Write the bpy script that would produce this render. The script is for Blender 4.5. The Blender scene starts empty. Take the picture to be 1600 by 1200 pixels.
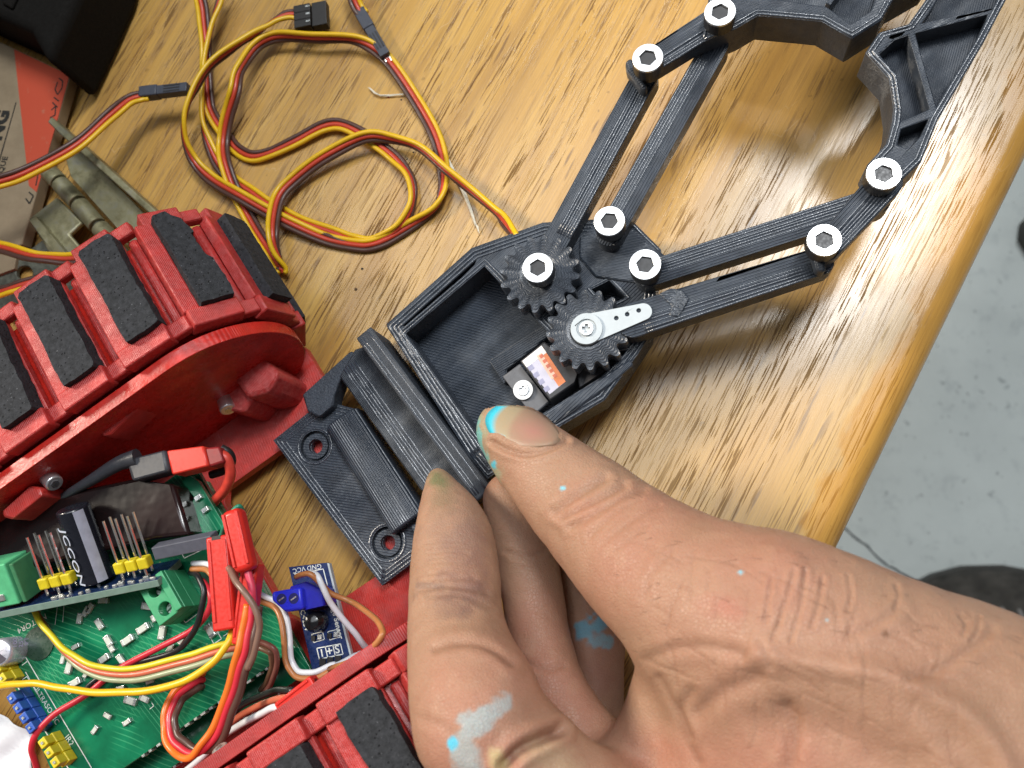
import bpy, bmesh, math, random
import numpy as np
from mathutils import Vector, Matrix
from mathutils.geometry import tessellate_polygon
random.seed(7); np.random.seed(7)
S = 0.01                      # lengths below are in centimetres; Blender units are metres
sc = bpy.context.scene
COL = sc.collection

# ------------------------------------------------------------------ camera
F_PX, CAM_H = 1300.0, 21.3    # focal length for a 1600 px wide picture, height above the table top
_d = np.array([230.0, -280.0, -F_PX]); _d /= np.linalg.norm(_d)
_z = -_d
_x = np.array([1.0, 0, 0]) - _z * _z[0]; _x /= np.linalg.norm(_x)
_y = np.cross(_z, _x)
RC = np.stack([_x, _y, _z])   # camera axes -> world
def ray(u, v): return RC @ np.array([(u - 800) / F_PX, (600 - v) / F_PX, -1.0])
CAM = np.array([0, 0, CAM_H])
def W(u, v, z=0.0):           # the point at height z seen at that place of the photograph
    r = ray(u, v); return CAM + r * ((z - CAM_H) / r[2])
cam_d = bpy.data.cameras.new('camera'); cam = bpy.data.objects.new('camera', cam_d); COL.objects.link(cam)
cam_d.sensor_width = 36; cam_d.lens = 36 * F_PX / 1600
cam_d.clip_start = 0.005; cam_d.clip_end = 20
M = Matrix([list(r) for r in RC]).to_4x4(); M.translation = Vector((0, 0, CAM_H * S)); cam.matrix_world = M
cam_d.dof.use_dof = True; cam_d.dof.focus_distance = 0.195; cam_d.dof.aperture_fstop = 22
sc.camera = cam

# ------------------------------------------------------------------ light
wd = bpy.data.worlds.new('World'); sc.world = wd; wd.use_nodes = True
wd.node_tree.nodes['Background'].inputs[0].default_value = (0.88, 0.94, 1.0, 1)
wd.node_tree.nodes['Background'].inputs[1].default_value = 0.13
def area(name, loc, target, sx, sy, power, col):
    l = bpy.data.lights.new(name, 'AREA'); l.shape = 'RECTANGLE'; l.size = sx * S; l.size_y = sy * S
    l.energy = power; l.color = col
    o = bpy.data.objects.new(name, l); COL.objects.link(o)
    o.location = Vector(loc) * S
    o.rotation_euler = (Vector(target) - Vector(loc)).to_track_quat('-Z', 'Y').to_euler()
    return o
area('ceiling_panel', (-12, 62, 190), (0, 5, 0), 130, 110, 15, (0.90, 0.95, 1.0))
area('side_lamp', (-150, 46, 122), (0, 3, 0), 36, 46, 40, (1.0, 0.90, 0.76))
area('ceiling_lamp', (60, 88, 190), (2, 5, 0), 34, 60, 24, (0.97, 0.99, 1.0))
sc.view_settings.view_transform = 'Standard'; sc.view_settings.look = 'None'
sc.view_settings.exposure = 0.15; sc.view_settings.gamma = 1.0
sc.cycles.max_bounces = 8

# ------------------------------------------------------------------ naming
def tag(o, label=None, cat=None, group=None, kind=None):
    if label: o['label'] = label
    if cat: o['category'] = cat
    if group: o['group'] = group
    if kind: o['kind'] = kind
    return o
def thing(name, label, cat, loc=(0, 0, 0), rot=None, group=None):
    o = bpy.data.objects.new(name, None); COL.objects.link(o); o.empty_display_size = 0.01
    m = (rot if rot is not None else Matrix.Identity(3)).to_4x4(); m.translation = Vector(loc) * S
    o.matrix_world = m
    return tag(o, label, cat, group)

# ------------------------------------------------------------------ mesh builder
class MB:
    def __init__(s): s.v = []; s.f = []; s.u = []
    def add(s, vs, fs):
        n = len(s.v); s.v += [tuple(map(float, p)) for p in vs]; s.f += [tuple(i + n for i in f) for f in fs]; return s
    def box(s, c, size, rz=0.0, m=None):
        a, b, h = [q / 2 for q in size]
        vs = [Vector((x, y, z)) for z in (-h, h) for x, y in ((-a, -b), (a, -b), (a, b), (-a, b))]
        R = m if m is not None else Matrix.Rotation(rz, 3, 'Z')
        vs = [R @ p + Vector(c) for p in vs]
        return s.add(vs, [(3, 2, 1, 0), (4, 5, 6, 7), (0, 1, 5, 4), (1, 2, 6, 5), (2, 3, 7, 6), (3, 0, 4, 7)])
    def prism(s, outer, z0, z1, holes=()):
        rings = [ccw(outer)] + [ccw(h)[::-1] for h in holes]
        flat = [p for r in rings for p in r]; n = len(flat)
        tris = tessellate_polygon([[Vector((p[0], p[1], 0)) for p in r] for r in rings])
        up = []
        for t in tris:
            a, b, c = [flat[i] for i in t]
            ar = (b[0] - a[0]) * (c[1] - a[1]) - (b[1] - a[1]) * (c[0] - a[0])
            if abs(ar) < 1e-12: continue
            up.append(t if ar > 0 else t[::-1])
        vs = [(p[0], p[1], z0) for p in flat] + [(p[0], p[1], z1) for p in flat]
        fs = [tuple(i + n for i in t) for t in up] + [tuple(t[::-1]) for t in up]
        k = 0
        for r in rings:
            m = len(r)
            for i in range(m):
                a, b = k + i, k + (i + 1) % m
                fs.append((a, b, b + n, a + n))
            k += m
        return s.add(vs, fs)
    def lathe(s, prof, n=24, o=(0, 0, 0), m=None):          # prof: (radius, height) from bottom to top
        vs = []; fs = []
        for r, z in prof:
            for i in range(n):
                a = 2 * math.pi * i / n; vs.append(Vector((r * math.cos(a), r * math.sin(a), z)))
        for k in range(len(prof) - 1):
            for i in range(n):
                j = (i + 1) % n; fs.append((k * n + i, k * n + j, (k + 1) * n + j, (k + 1) * n + i))
        fs.append(tuple(range(n))[::-1]); fs.append(tuple((len(prof) - 1) * n + i for i in range(n)))
        if m is not None: vs = [m @ p for p in vs]
        return s.add([p + Vector(o) for p in vs], fs)
    def cyl(s, a, b, r, n=16, r2=None):
        a = Vector(a); b = Vector(b); d = b - a
        R = d.to_track_quat('Z', 'Y').to_matrix()
        return s.lathe([(r, 0), (r if r2 is None else r2, d.length)], n, a, R)
    def tube(s, pts, r, n=8):
        pts = [Vector(p) for p in pts]; N = len(pts); rs = r if hasattr(r, '__len__') else [r] * N
        t0 = (pts[1] - pts[0]).normalized(); up = Vector((0, 0, 1))
        if abs(t0.dot(up)) > .9: up = Vector((1, 0, 0))
        nx = t0.cross(up).normalized(); vs = []; fs = []
        for i in range(N):
            t = (pts[min(i + 1, N - 1)] - pts[max(i - 1, 0)]).normalized()
            nx = (nx - t * nx.dot(t)).normalized(); ny = t.cross(nx)
            for k in range(n):
                a = 2 * math.pi * k / n; vs.append(pts[i] + (nx * math.cos(a) + ny * math.sin(a)) * rs[i])
        for i in range(N - 1):
            for k in range(n):
                j = (k + 1) % n; fs.append((i * n + k, i * n + j, (i + 1) * n + j, (i + 1) * n + k))
        fs.append(tuple(range(n))[::-1]); fs.append(tuple((N - 1) * n + k for k in range(n)))
        return s.add(vs, fs)
    def build(s, name, mat, parent=None, bevel=0, seg=2, smooth=False, m=None, ang=40):
        me = bpy.data.meshes.new(name)
        me.from_pydata([(x * S, y * S, z * S) for x, y, z in s.v], [], s.f); me.validate(); me.update()
        me.materials.append(mat)
        o = bpy.data.objects.new(name, me); COL.objects.link(o)
        if parent: o.parent = parent
        if m is not None:
            q = m.copy(); q.translation = q.translation * S; o.matrix_local = q
        if bevel:
            b = o.modifiers.new('bevel', 'BEVEL'); b.width = bevel * S; b.segments = seg; b.limit_method = 'ANGLE'
            b.angle_limit = math.radians(ang); b.use_clamp_overlap = True
        if smooth: shade(me, ang)
        return o
def shade(me, ang=40):
    me.polygons.foreach_set('use_smooth', [True] * len(me.polygons))
    if ang < 180:
        try: me.set_sharp_from_angle(angle=math.radians(ang))
        except Exception: pass
def ccw(p):
    a = sum(p[i][0] * p[(i + 1) % len(p)][1] - p[(i + 1) % len(p)][0] * p[i][1] for i in range(len(p)))
    return list(p) if a > 0 else list(p)[::-1]
def circle(c, r, n=24, a0=0): return [(c[0] + r * math.cos(a0 + 2 * math.pi * i / n), c[1] + r * math.sin(a0 + 2 * math.pi * i / n)) for i in range(n)]
def capsule(a, b, r, r2=None, n=10):
    r2 = r if r2 is None else r2
    t = math.atan2(b[1] - a[1], b[0] - a[0]); out = []
    for i in range(n + 1): q = t + math.pi / 2 + math.pi * i / n; out.append((a[0] + r * math.cos(q), a[1] + r * math.sin(q)))
    for i in range(n + 1): q = t - math.pi / 2 + math.pi * i / n; out.append((b[0] + r2 * math.cos(q), b[1] + r2 * math.sin(q)))
    return out
def spline(P, n=8):                                         # Catmull-Rom through rows of P
    P = np.array(P, float); out = []
    Q = np.vstack([2 * P[0] - P[1], P, 2 * P[-1] - P[-2]])
    for i in range(1, len(Q) - 2):
        for k in range(n):
            t = k / n; a, b, c, d = Q[i - 1], Q[i], Q[i + 1], Q[i + 2]
            out.append(.5 * (2 * b + (c - a) * t + (2 * a - 5 * b + 4 * c - d) * t * t + (3 * b - a - 3 * c + d) * t ** 3))
    out.append(Q[-2]); return np.array(out)
def frame(ex, ez):
    ez = Vector(ez).normalized(); ex = Vector(ex); ex = (ex - ez * ex.dot(ez)).normalized(); ey = ez.cross(ex)
    return Matrix((ex, ey, ez)).transposed()
_fonts = {}
def text(name, body, size, mat, parent, m, depth=0.004, align='CENTER', sx=1.0, bold=0.0):
    cu = bpy.data.curves.new('tmp_text', 'FONT'); cu.body = body; cu.size = size; cu.extrude = depth; cu.offset = bold
    cu.align_x = align; cu.align_y = 'CENTER'; cu.space_character = 1.05; cu.resolution_u = 3
    to = bpy.data.objects.new('tmp_text', cu); COL.objects.link(to)
    dg = bpy.context.evaluated_depsgraph_get(); dg.update()
    me = bpy.data.meshes.new_from_object(to.evaluated_get(dg)); me.name = name
    bpy.data.objects.remove(to); bpy.data.curves.remove(cu)
    me.transform(Matrix.Diagonal((sx * S, S, S, 1))); me.materials.clear(); me.materials.append(mat)
    o = bpy.data.objects.new(name, me); COL.objects.link(o)
    if parent: o.parent = parent
    q = m.to_4x4(); q.translation = q.translation * S; o.matrix_local = q
    return o

# ------------------------------------------------------------------ materials
def srgb(r, g, b):
    f = lambda c: (c / 255 / 12.92) if c / 255 <= .04045 else ((c / 255 + .055) / 1.055) ** 2.4
    return (f(r), f(g), f(b))
class N:
    def __init__(s, name):
        s.m = bpy.data.materials.new(name); s.m.use_nodes = True; s.nt = s.m.node_tree
        s.b = s.nt.nodes['Principled BSDF']; s._o = None
    def n(s, t, **k):
        q = s.nt.nodes.new(t)
        for a, b in k.items(): setattr(q, a, b)
        return q
    def l(s, a, b): s.nt.links.new(a, b)
    def coord(s, scale=(100, 100, 100), rot=(0, 0, 0), loc=(0, 0, 0), kind='Object'):
        if s._o is None: s._o = s.n('ShaderNodeTexCoord')
        mp = s.n('ShaderNodeMapping'); mp.inputs['Scale'].default_value = scale; mp.inputs['Rotation'].default_value = rot
        mp.inputs['Location'].default_value = loc
        s.l(s._o.outputs[kind], mp.inputs[0]); return mp.outputs[0]
    def noise(s, vec, scale, detail=4, rough=.55, dist=0):
        q = s.n('ShaderNodeTexNoise'); q.inputs['Scale'].default_value = scale; q.inputs['Detail'].default_value = detail
        q.inputs['Roughness'].default_value = rough; q.inputs['Distortion'].default_value = dist
        s.l(vec, q.inputs['Vector']); return q.outputs[0]
    def wave(s, vec, scale, axis='Y', dist=.6, detail=1, dscale=1.0, prof='SIN'):
        q = s.n('ShaderNodeTexWave', bands_direction=axis, wave_profile=prof); q.inputs['Scale'].default_value = scale
        q.inputs['Distortion'].default_value = dist; q.inputs['Detail'].default_value = detail; q.inputs['Detail Scale'].default_value = dscale
        s.l(vec, q.inputs['Vector']); return q.outputs['Fac']
    def ramp(s, fac, stops, interp='LINEAR'):
        q = s.n('ShaderNodeValToRGB'); cr = q.color_ramp; cr.interpolation = interp
        while len(cr.elements) < len(stops): cr.elements.new(.5)
        for e, (p, c) in zip(cr.elements, stops):
            e.position = p; e.color = (tuple(c) + (1,)) if hasattr(c, '__len__') else (c, c, c, 1)
        s.l(fac, q.inputs[0]); return q.outputs[0]
    def mix(s, fac, a, b, mode='MIX'):
        q = s.n('ShaderNodeMix', data_type='RGBA', blend_type=mode)
        for i, x in ((0, fac), (6, a), (7, b)):
            if isinstance(x, (int, float)): q.inputs[i].default_value = x if i == 0 else (x, x, x, 1)
            elif isinstance(x, tuple): q.inputs[i].default_value = x + (1,)
            else: s.l(x, q.inputs[i])
        return q.outputs[2]
    def math(s, op, a, b=0.0):
        q = s.n('ShaderNodeMath', operation=op)
        for i, x in ((0, a), (1, b)):
            if isinstance(x, (int, float)): q.inputs[i].default_value = x
            else: s.l(x, q.inputs[i])
        return q.outputs[0]
    def bump(s, h, strength, dist_cm, prev=None):
        q = s.n('ShaderNodeBump'); q.inputs['Strength'].default_value = strength; q.inputs['Distance'].default_value = dist_cm * S
        s.l(h, q.inputs['Height'])
        if prev is not None: s.l(prev, q.inputs['Normal'])
        return q.outputs[0]
    def set(s, **k):
        for a, x in k.items():
            i = s.b.inputs[a.replace('_', ' ')]
            if isinstance(x, (int, float)): i.default_value = x
            elif isinstance(x, tuple): i.default_value = x + (1,) if len(x) == 3 and i.type == 'RGBA' else x
            else: s.l(x, i)
        return s.m
_mc = {}
def plain(name, col, rough=.5, metal=0.0, var=.12, bumpy=0.0, scale=6, **k):
    if name in _mc: return _mc[name]
    q = N(name); c = q.coord(); nz = q.noise(c, scale, 5)
    base = q.ramp(nz, [(.3, tuple(x * (1 - var) for x in col)), (.7, tuple(min(1, x * (1 + var)) for x in col))])
    q.set(Base_Color=base, Metallic=metal, Roughness=q.ramp(q.noise(c, scale * 2.3, 3), [(.3, max(.02, rough - .08)), (.7, min(1, rough + .1))]))
    if bumpy: q.set(Normal=q.bump(q.noise(c, scale * 5, 4), .5, bumpy))
    for a, x in k.items(): q.set(**{a: x})
    _mc[name] = q.m; return q.m
def printed(name, col, lines=7.0, axis='Y', rough=.42, amp=.012, rot=0.0, blob=.006, sanded_haze=None, zl=True, spec=.55, dsc=3.5):
    """FDM printed plastic: extruded lines along the part, layer lines on its sides, small blobs."""
    if name in _mc: return _mc[name]
    q = N(name); c = q.coord(rot=(0, 0, rot)); c0 = q.coord()
    w = q.wave(c, lines, axis, .35, 1, .7)
    wz = q.wave(c0, 8, 'Z', .2, 1, 1)
    geo = q.n('ShaderNodeNewGeometry')
    sep = q.n('ShaderNodeSeparateXYZ'); tc = q.n('ShaderNodeTexCoord'); q.l(tc.outputs['Normal'], sep.inputs[0])
    top = q.math('GREATER_THAN', q.math('ABSOLUTE', sep.outputs[2]), .75)
    h = q.mix(top, wz, w) if zl else w
    nz = q.noise(c0, 14, 3, .6)
    # lines fade in and out along the part, as over- and under-extruded tracks do
    fade = q.ramp(q.noise(q.coord(scale=(30, 160, 100), rot=(0, 0, rot)), 1.2, 2), [(.35, .25), (.65, 1.0)])
    b = q.bump(q.math('MULTIPLY', h, fade), .9, amp)
    b = q.bump(nz, .6, blob, b)
    dark = tuple(x * .72 for x in col); lite = tuple(min(1, x * 1.2) for x in col)
    base = q.ramp(q.noise(c0, 2.2, 4), [(.3, dark), (.7, lite)])
    base = q.mix(q.math('MULTIPLY', q.math('SUBTRACT', 1.0, h), .35), base, tuple(x * .5 for x in col))
    if sanded_haze: base = q.mix(q.ramp(q.noise(c0, dsc, 6, .7), [(.42, 0.0), (.62, sanded_haze[1])]), base, sanded_haze[0])  # pink haze of sanded, worn plastic, mixed into the colour in patches
    rg = q.ramp(q.noise(c0, 5, 3), [(.3, max(.05, rough - .1)), (.7, rough + .12)])
    q.set(Base_Color=base, Roughness=rg, Normal=b, Specular_IOR_Level=spec)
    _mc[name] = q.m; return q.m
# ------------------------------------------------------------------ table
def oak(name, edge=False):
    q = N(name); oi = q.n('ShaderNodeObjectInfo')
    off = q.math('MULTIPLY', oi.outputs['Random'], 80.0)
    tc = q.n('ShaderNodeTexCoord')
    ad = q.n('ShaderNodeVectorMath', operation='ADD'); sclv = q.n('ShaderNodeVectorMath', operation='SCALE'); sclv.inputs['Scale'].default_value = 100
    q.l(tc.outputs['Object'], sclv.inputs[0]); q.l(sclv.outputs[0], ad.inputs[0])
    cx = q.n('ShaderNodeCombineXYZ'); q.l(off, cx.inputs[0]); q.l(q.math('MULTIPLY', off, .37), cx.inputs[2]); q.l(cx.outputs[0], ad.inputs[1])
    def mp(sx, sy, sz=.5):
        k = q.n('ShaderNodeMapping'); k.inputs['Scale'].default_value = (sx, sy, sz); q.l(ad.outputs[0], k.inputs[0]); return k.outputs[0]
    # slow wander of the grain
    wv = mp(.05, .12); wob = q.n('ShaderNodeTexNoise'); wob.inputs['Scale'].default_value = 1.0; wob.inputs['Detail'].default_value = 2
    q.l(wv, wob.inputs['Vector'])
    sh = q.n('ShaderNodeVectorMath', operation='SCALE'); sh.inputs['Scale'].default_value = .7; q.l(wob.outputs['Color'], sh.inputs[0])
    a2 = q.n('ShaderNodeVectorMath', operation='ADD'); q.l(ad.outputs[0], a2.inputs[0]); q.l(sh.outputs[0], a2.inputs[1])
    def mw(sx, sy):
        k = q.n('ShaderNodeMapping'); k.inputs['Scale'].default_value = (sx, sy, .5); q.l(a2.outputs[0], k.inputs[0]); return k.outputs[0]
    bands = q.noise(mw(.045, 1.0), 1.0, 4, .6)
    base = q.ramp(bands, [(.22, (.37, .185, .042)), (.40, (.51, .285, .070)), (.54, (.58, .338, .088)), (.70, (.63, .39, .115)), (.82, (.51, .28, .070))])
    patch = q.noise(mp(.11, .16), 1.0, 3, .5)
    base = q.mix(q.ramp(patch, [(.4, 0.0), (.7, .45)]), base, (.63, .385, .108))
    rings = q.noise(mw(.06, 3.2), 1.0, 3, .65)
    base = q.mix(q.ramp(rings, [(.50, 0.0), (.66, .5)]), base, (.36, .20, .065))
    fine = q.noise(mw(.3, 36), 1.0, 3, .6)
    base = q.mix(q.ramp(fine, [(.46, 0.0), (.60, .46)]), base, (.38, .22, .075))
    # open pores: dark dashes, bunched inside the darker bands
    pore = q.noise(mw(.8, 22), 1.0, 2, .55)
    dens = q.ramp(q.noise(mw(.10, 1.6), 1.0, 3), [(.40, .12), (.58, 1.0)])
    pm = q.math('MULTIPLY', q.ramp(pore, [(.545, 0.0), (.585, 1.0)]), dens)
    base = q.mix(q.math('MULTIPLY', pm, .80), base, (.115, .055, .022))
    big = q.noise(mp(.55, 5.2), 1.0, 2, .5)
    bm_ = q.math('MULTIPLY', q.ramp(big, [(.62, 0.0), (.68, 1.0)]), q.ramp(q.noise(mp(.2, .8), 1.0, 2), [(.45, 0.0), (.6, 1.0)]))
    base = q.mix(q.math('MULTIPLY', bm_, .7), base, (.13, .065, .026))
    # dust specks, scuffs and scratches in the finish
    spk = q.noise(mp(3.5, 3.5, 3.5), 1.0, 2, .5)
    base = q.mix(q.ramp(spk, [(.715, 0.0), (.75, .35)]), base, (.10, .05, .02))
    sc1 = q.noise(mp(1.1, 9.0), 1.0, 2, .5)
    scr = q.wave(mp(.9, 2.6), .42, 'DIAGONAL', 9, 3, 1.4); scr2 = q.ramp(scr, [(.992, 0.0), (.999, 1.0)])
    scr2 = q.math('MULTIPLY', scr2, q.ramp(q.noise(mp(.7, .6), 1.0, 3), [(.56, 0.0), (.70, .32)]))
    base = q.mix(scr2, base, (.62, .50, .32))
    # the varnish is worn off the flat near the edge and still orange on the rounded nosing
    sp = q.n('ShaderNodeSeparateXYZ'); q.l(sclv.outputs[0], sp.inputs[0])
    edgew = q.math('ADD', sp.outputs[1], q.math('MULTIPLY', q.math('SUBTRACT', q.noise(mp(.32, .5), 1.0, 4, .7), .5), 2.6))
    near = q.ramp(q.math('DIVIDE', edgew, 4.0), [(.26, 1.0), (.31, 0.0)])
    base = q.mix(q.math('MULTIPLY', near, .50), base, (.50, .235, .032))
    pale = q.math('MULTIPLY', q.ramp(q.math('DIVIDE', sp.outputs[1], 12.0), [(.08, 1.0), (.75, 0.0)]), .30)
    base = q.mix(q.math('MULTIPLY', pale, q.math('SUBTRACT', 1.0, near)), base, (.49, .345, .19))
    rg = q.ramp(q.noise(mp(.5, 1.3), 1.0, 5, .7), [(.3, .17), (.7, .30)])
    rg = q.mix(pm, rg, .62); rg = q.mix(q.math('MULTIPLY', scr2, .8), rg, .7)
    hgt = q.math('SUBTRACT', q.math('MULTIPLY', fine, .25), pm)
    b = q.bump(hgt, .40, .006)
    b = q.bump(q.noise(mp(.12, .7), 1.0, 2, .5), .15, .02, b)
    q.set(Base_Color=base, Roughness=rg, Normal=b, Specular_IOR_Level=q.math('SUBTRACT', .55, q.math('MULTIPLY', pm, .45)))
    q.set(Coat_Weight=q.math('SUBTRACT', .22, q.math('MULTIPLY', pm, .22)), Coat_Roughness=.2)
    return q.m
E0 = W(1600, 262); E1 = W(1310, 862)
_ed = Vector(E0 - E1).normalized()                              # along the table edge, away from the camera
_in = Vector((-_ed.y, _ed.x, 0))                                # inward across the boards
TB = Matrix((_ed, _in, Vector((0, 0, 1)))).transposed()
table = thing('wooden_table', 'golden oak table top with worn glossy varnish and a rounded orange edge, under everything', 'table', tuple(E1), TB)
OAK = oak('oak_varnished')
ys = [0, 2.55, 8.3, 13.6, 20.2, 25.1, 31.8, 38, 44.6, 50, 58]
for i in range(len(ys) - 1):
    y0, y1 = ys[i], ys[i + 1]; m = MB()
    if i == 0:                                                  # the nosing board with its rounded edge
        r = .62; prof = [(y1, 0), (y1, -3.2), (0.35, -3.2), (0.06, -2.6)]
        prof += [(r - r * math.cos(a) , -r + r * math.sin(a)) for a in [k * math.pi / 2 / 10 for k in range(11)]]
        x0, x1 = -40, 45; n = len(prof)
        vs = [(x0, p[0], p[1]) for p in prof] + [(x1, p[0], p[1]) for p in prof]
        fs = [tuple(range(n))[::-1], tuple(range(n, 2 * n))] + [(k, (k + 1) % n, (k + 1) % n + n, k + n) for k in range(n)]
        m.add(vs, [f[::-1] for f in fs])
    else: m.box((2.5, (y0 + y1) / 2, -1.6), (85, y1 - y0 - .006, 3.2))
    m.build('tabletop_board', OAK, table, smooth=(i == 0), ang=35)

# ------------------------------------------------------------------ floor far below, with a crack
q = N('concrete'); c = q.coord()
base = q.ramp(q.noise(c, .10, 6, .6), [(.3, (.50, .55, .54)), (.7, (.60, .655, .64))])
base = q.mix(q.ramp(q.noise(c, .55, 5, .7), [(.55, 0.0), (.75, .45)]), base, (.25, .29, .31))
base = q.mix(q.ramp(q.noise(c, 1.6, 2, .5), [(.72, 0.0), (.755, .7)]), base, (.13, .15, .15))
base = q.mix(q.ramp(q.noise(c, .9, 3, .6), [(.66, 0.0), (.72, .6)]), base, (.16, .19, .20))
q.set(Base_Color=base, Roughness=.7, Normal=q.bump(q.noise(c, 2.5, 5), .4, .08))
fz = -74.0
MB().add([(-220, -220, fz), (220, -220, fz), (220, 260, fz), (-220, 260, fz)], [(0, 1, 2, 3)]).build('concrete_floor', q.m)['kind'] = 'structure'
ck = MB(); pts = spline([(1310, 815), (1333, 838), (1352, 851), (1368, 868), (1385, 882), (1408, 895), (1440, 912), (1500, 940)], 6)
vs = []; 
for i, (u, v) in enumerate(pts):
    j = random.uniform(-1.4, 1.4); w_ = random.uniform(.9, 1.7)
    for sgn in (-1, 1): p = W(u + j * .6 + sgn * w_ * .7, v + j - sgn * w_, fz); vs.append((p[0], p[1], fz + .05))
ck.add(vs, [(2 * i, 2 * i + 1, 2 * i + 3, 2 * i + 2) for i in range(len(pts) - 1)])
o = ck.build('floor_crack', plain('crack_dark', (.07, .075, .08), .9)); o['kind'] = 'structure'

# ------------------------------------------------------------------ shoes standing on the floor
def shoe(name_label, tip, heel, w):
    tip = Vector(tip); heel = Vector(heel); ax = (heel - tip); L = ax.length; ax.normalize(); sd = Vector((-ax.y, ax.x, 0))
    t = thing('shoe', name_label, 'shoe', (tip.x, tip.y, fz))
    for nm, hs, zz, mat, grow in (('sole', 2.2, 0, plain('sole_rubber', (.06, .06, .055), .8), 1.06), ('upper', 6.5, 2.2, plain('suede_dark', (.050, .046, .040), .9, var=.5, bumpy=.05, scale=.6), 1.0)):
        vs = []; n = 22; K = 9
        for k in range(K):
            for i in range(n):
                a = 2 * math.pi * i / n; s = (1 - math.cos(a)) / 2; wv = w * grow * (abs(math.sin(a)) ** .75) * math.copysign(1, math.sin(a)) * (0.9 + .18 * math.sin(s * 5)) * .5
                hk = k / (K - 1); sh = 1 - (.0 if nm == 'sole' else .55 * hk ** 2)
                hh = hs * (1 if nm == 'sole' else (.55 + .6 * s))
                x = L * (.5 + (s - .5) * (1 if nm == 'sole' else (1 - .18 * hk ** 2)))
                p = ax * x + sd * wv * sh; vs.append((p.x, p.y, zz + hh * hk))
        fs = [(k * n + i, k * n + (i + 1) % n, (k + 1) * n + (i + 1) % n, (k + 1) * n + i) for k in range(K - 1) for i in range(n)]
        fs += [tuple(range(n))[::-1], tuple((K - 1) * n + i for i in range(n))]
        m = MB().add(vs, fs); m.build(nm, mat, t, smooth=True, ang=60)
    lc = MB()
    for k in range(5):
        p = ax * (L * (.34 + .06 * k)); z = 2.2 + 6.2
        a = p + sd * (w * .16); b = p - sd * (w * .16)
        lc.tube([(a.x, a.y, z - 1.4), ((a.x + b.x) / 2, (a.y + b.y) / 2, z + .1), (b.x, b.y, z - 1.4)], .25, 6)
    lc.build('lace', plain('lace_grey', (.22, .21, .2), .9), t, smooth=True)
    return t
p0 = W(1390, 965, fz); p1 = W(1800, 985, fz)
shoe('dark worn shoe on the concrete behind the wrist', (p0[0], p0[1], 0), (p1[0], p1[1], 0), 10.5)
p0 = W(1589, 375, fz); p1 = W(1990, 330, fz)
shoe('dark shoe toe just showing at the right edge beside the table', (p0[0], p0[1], 0), (p1[0], p1[1], 0), 9.5)
# ------------------------------------------------------------------ robot gripper
BLK = (.046, .057, .076)
def pm(kind, rot=0.0, axis='Y', lines=7.0, **k): return printed('black_print_' + kind, BLK, lines, axis, rot=rot, **k)
GO = Vector(W(918, 515, 2.75)); GT = Vector(W(1385, 60, 3.05))
_gx = (GT - GO).normalized(); _gy = Vector((0, 0, 1)).cross(_gx).normalized(); _gz = _gx.cross(_gy)
GM = Matrix((_gx, _gy, _gz)).transposed()
grip = thing('robot_gripper', 'black printed robot gripper with meshing gears, bolted arms and jaws, pinched by the hand', 'robot gripper', tuple(GO), GM)
GMi = np.array(GM).T
def g(u, v, h=0.0):
    r = GMi @ ray(u, v); c = GMi @ (CAM - np.array(GO)); t = (h - c[2]) / r[2]; p = c + r * t
    return (p[0], p[1])
def gs(pl, h): return [g(u, v, h) for u, v in pl]
def gpart(name, outer, z0, z1, mat, holes=(), bevel=.03, parent=None, seg=2):
    return MB().prism(gs(outer, z1), z0, z1, [gs(h, z1) for h in holes]).build(name, mat, parent or grip, bevel, seg, True, ang=35)
def offset(poly, d):
    P = ccw(poly); n = len(P); out = []
    for i in range(n):
        a, b, c = Vector(P[i - 1]), Vector(P[i]), Vector(P[(i + 1) % n]); e1 = (b - a).normalized(); e2 = (c - b).normalized()
        n1 = Vector((-e1.y, e1.x)); n2 = Vector((-e2.y, e2.x)); m = (n1 + n2); m = m / max(.35, m.dot(n1)); out.append(tuple(b + m * d))
    return out
def beads(name, poly, ds, z, r, parent=None, mat=None):
    """extruded beads running round an outline, the way the printer drew it"""
    m = MB()
    for d in ds:
        o = offset(poly, d); o = o + o[:1]; pts = []
        for a, b in zip(o[:-1], o[1:]):
            L = math.hypot(b[0] - a[0], b[1] - a[1]); k = max(2, int(L / .12))
            pts += [(a[0] + (b[0] - a[0]) * t / k, a[1] + (b[1] - a[1]) * t / k, z + random.uniform(-.006, .006)) for t in range(k)]
        pts.append(pts[0]); m.tube(pts, r, 6)
    return m.build(name, mat or BEAD, parent or grip, 0, 2, True, ang=180)
def gbar(name, a, b, w, z0, z1, mat, bevel=.04, w2=None):      # a link: rounded bar in a frame of its own, so its print lines run along it
    A = Vector(g(*a, z1)).to_3d(); B_ = Vector(g(*b, z1)).to_3d(); d = B_ - A
    R = Matrix.Rotation(math.atan2(d.y, d.x), 4, 'Z'); R.translation = A
    o = MB().prism(capsule((0, 0), (d.length, 0), w, w2), z0, z1).build(name, mat, grip, bevel, 2, True, m=R, ang=35)
    m = MB(); w2 = w if w2 is None else w2; nb = 6
    rr = random.Random(int(a[0] * 7 + b[1])); side = rr.choice((-1, 1)); nb = rr.randint(4, 7)
    for k in range(nb):                                         # a run of extrusion beads along one half of the top
        t = side * (-.88 + k * .215 + rr.uniform(-.03, .03)); L = d.length; pts = []; dz = rr.uniform(-.010, .006)
        for i in range(15):
            q_ = i / 14; x = L * (.04 + .93 * q_); pts.append((x, t * (w + (w2 - w) * q_), z1 - .016 + dz + rr.uniform(-.005, .004)))
        m.tube(pts, rr.uniform(.030, .042), 6)
    m.build('print_bead', BEAD, o, 0, 2, True, ang=180)
    return o
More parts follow.
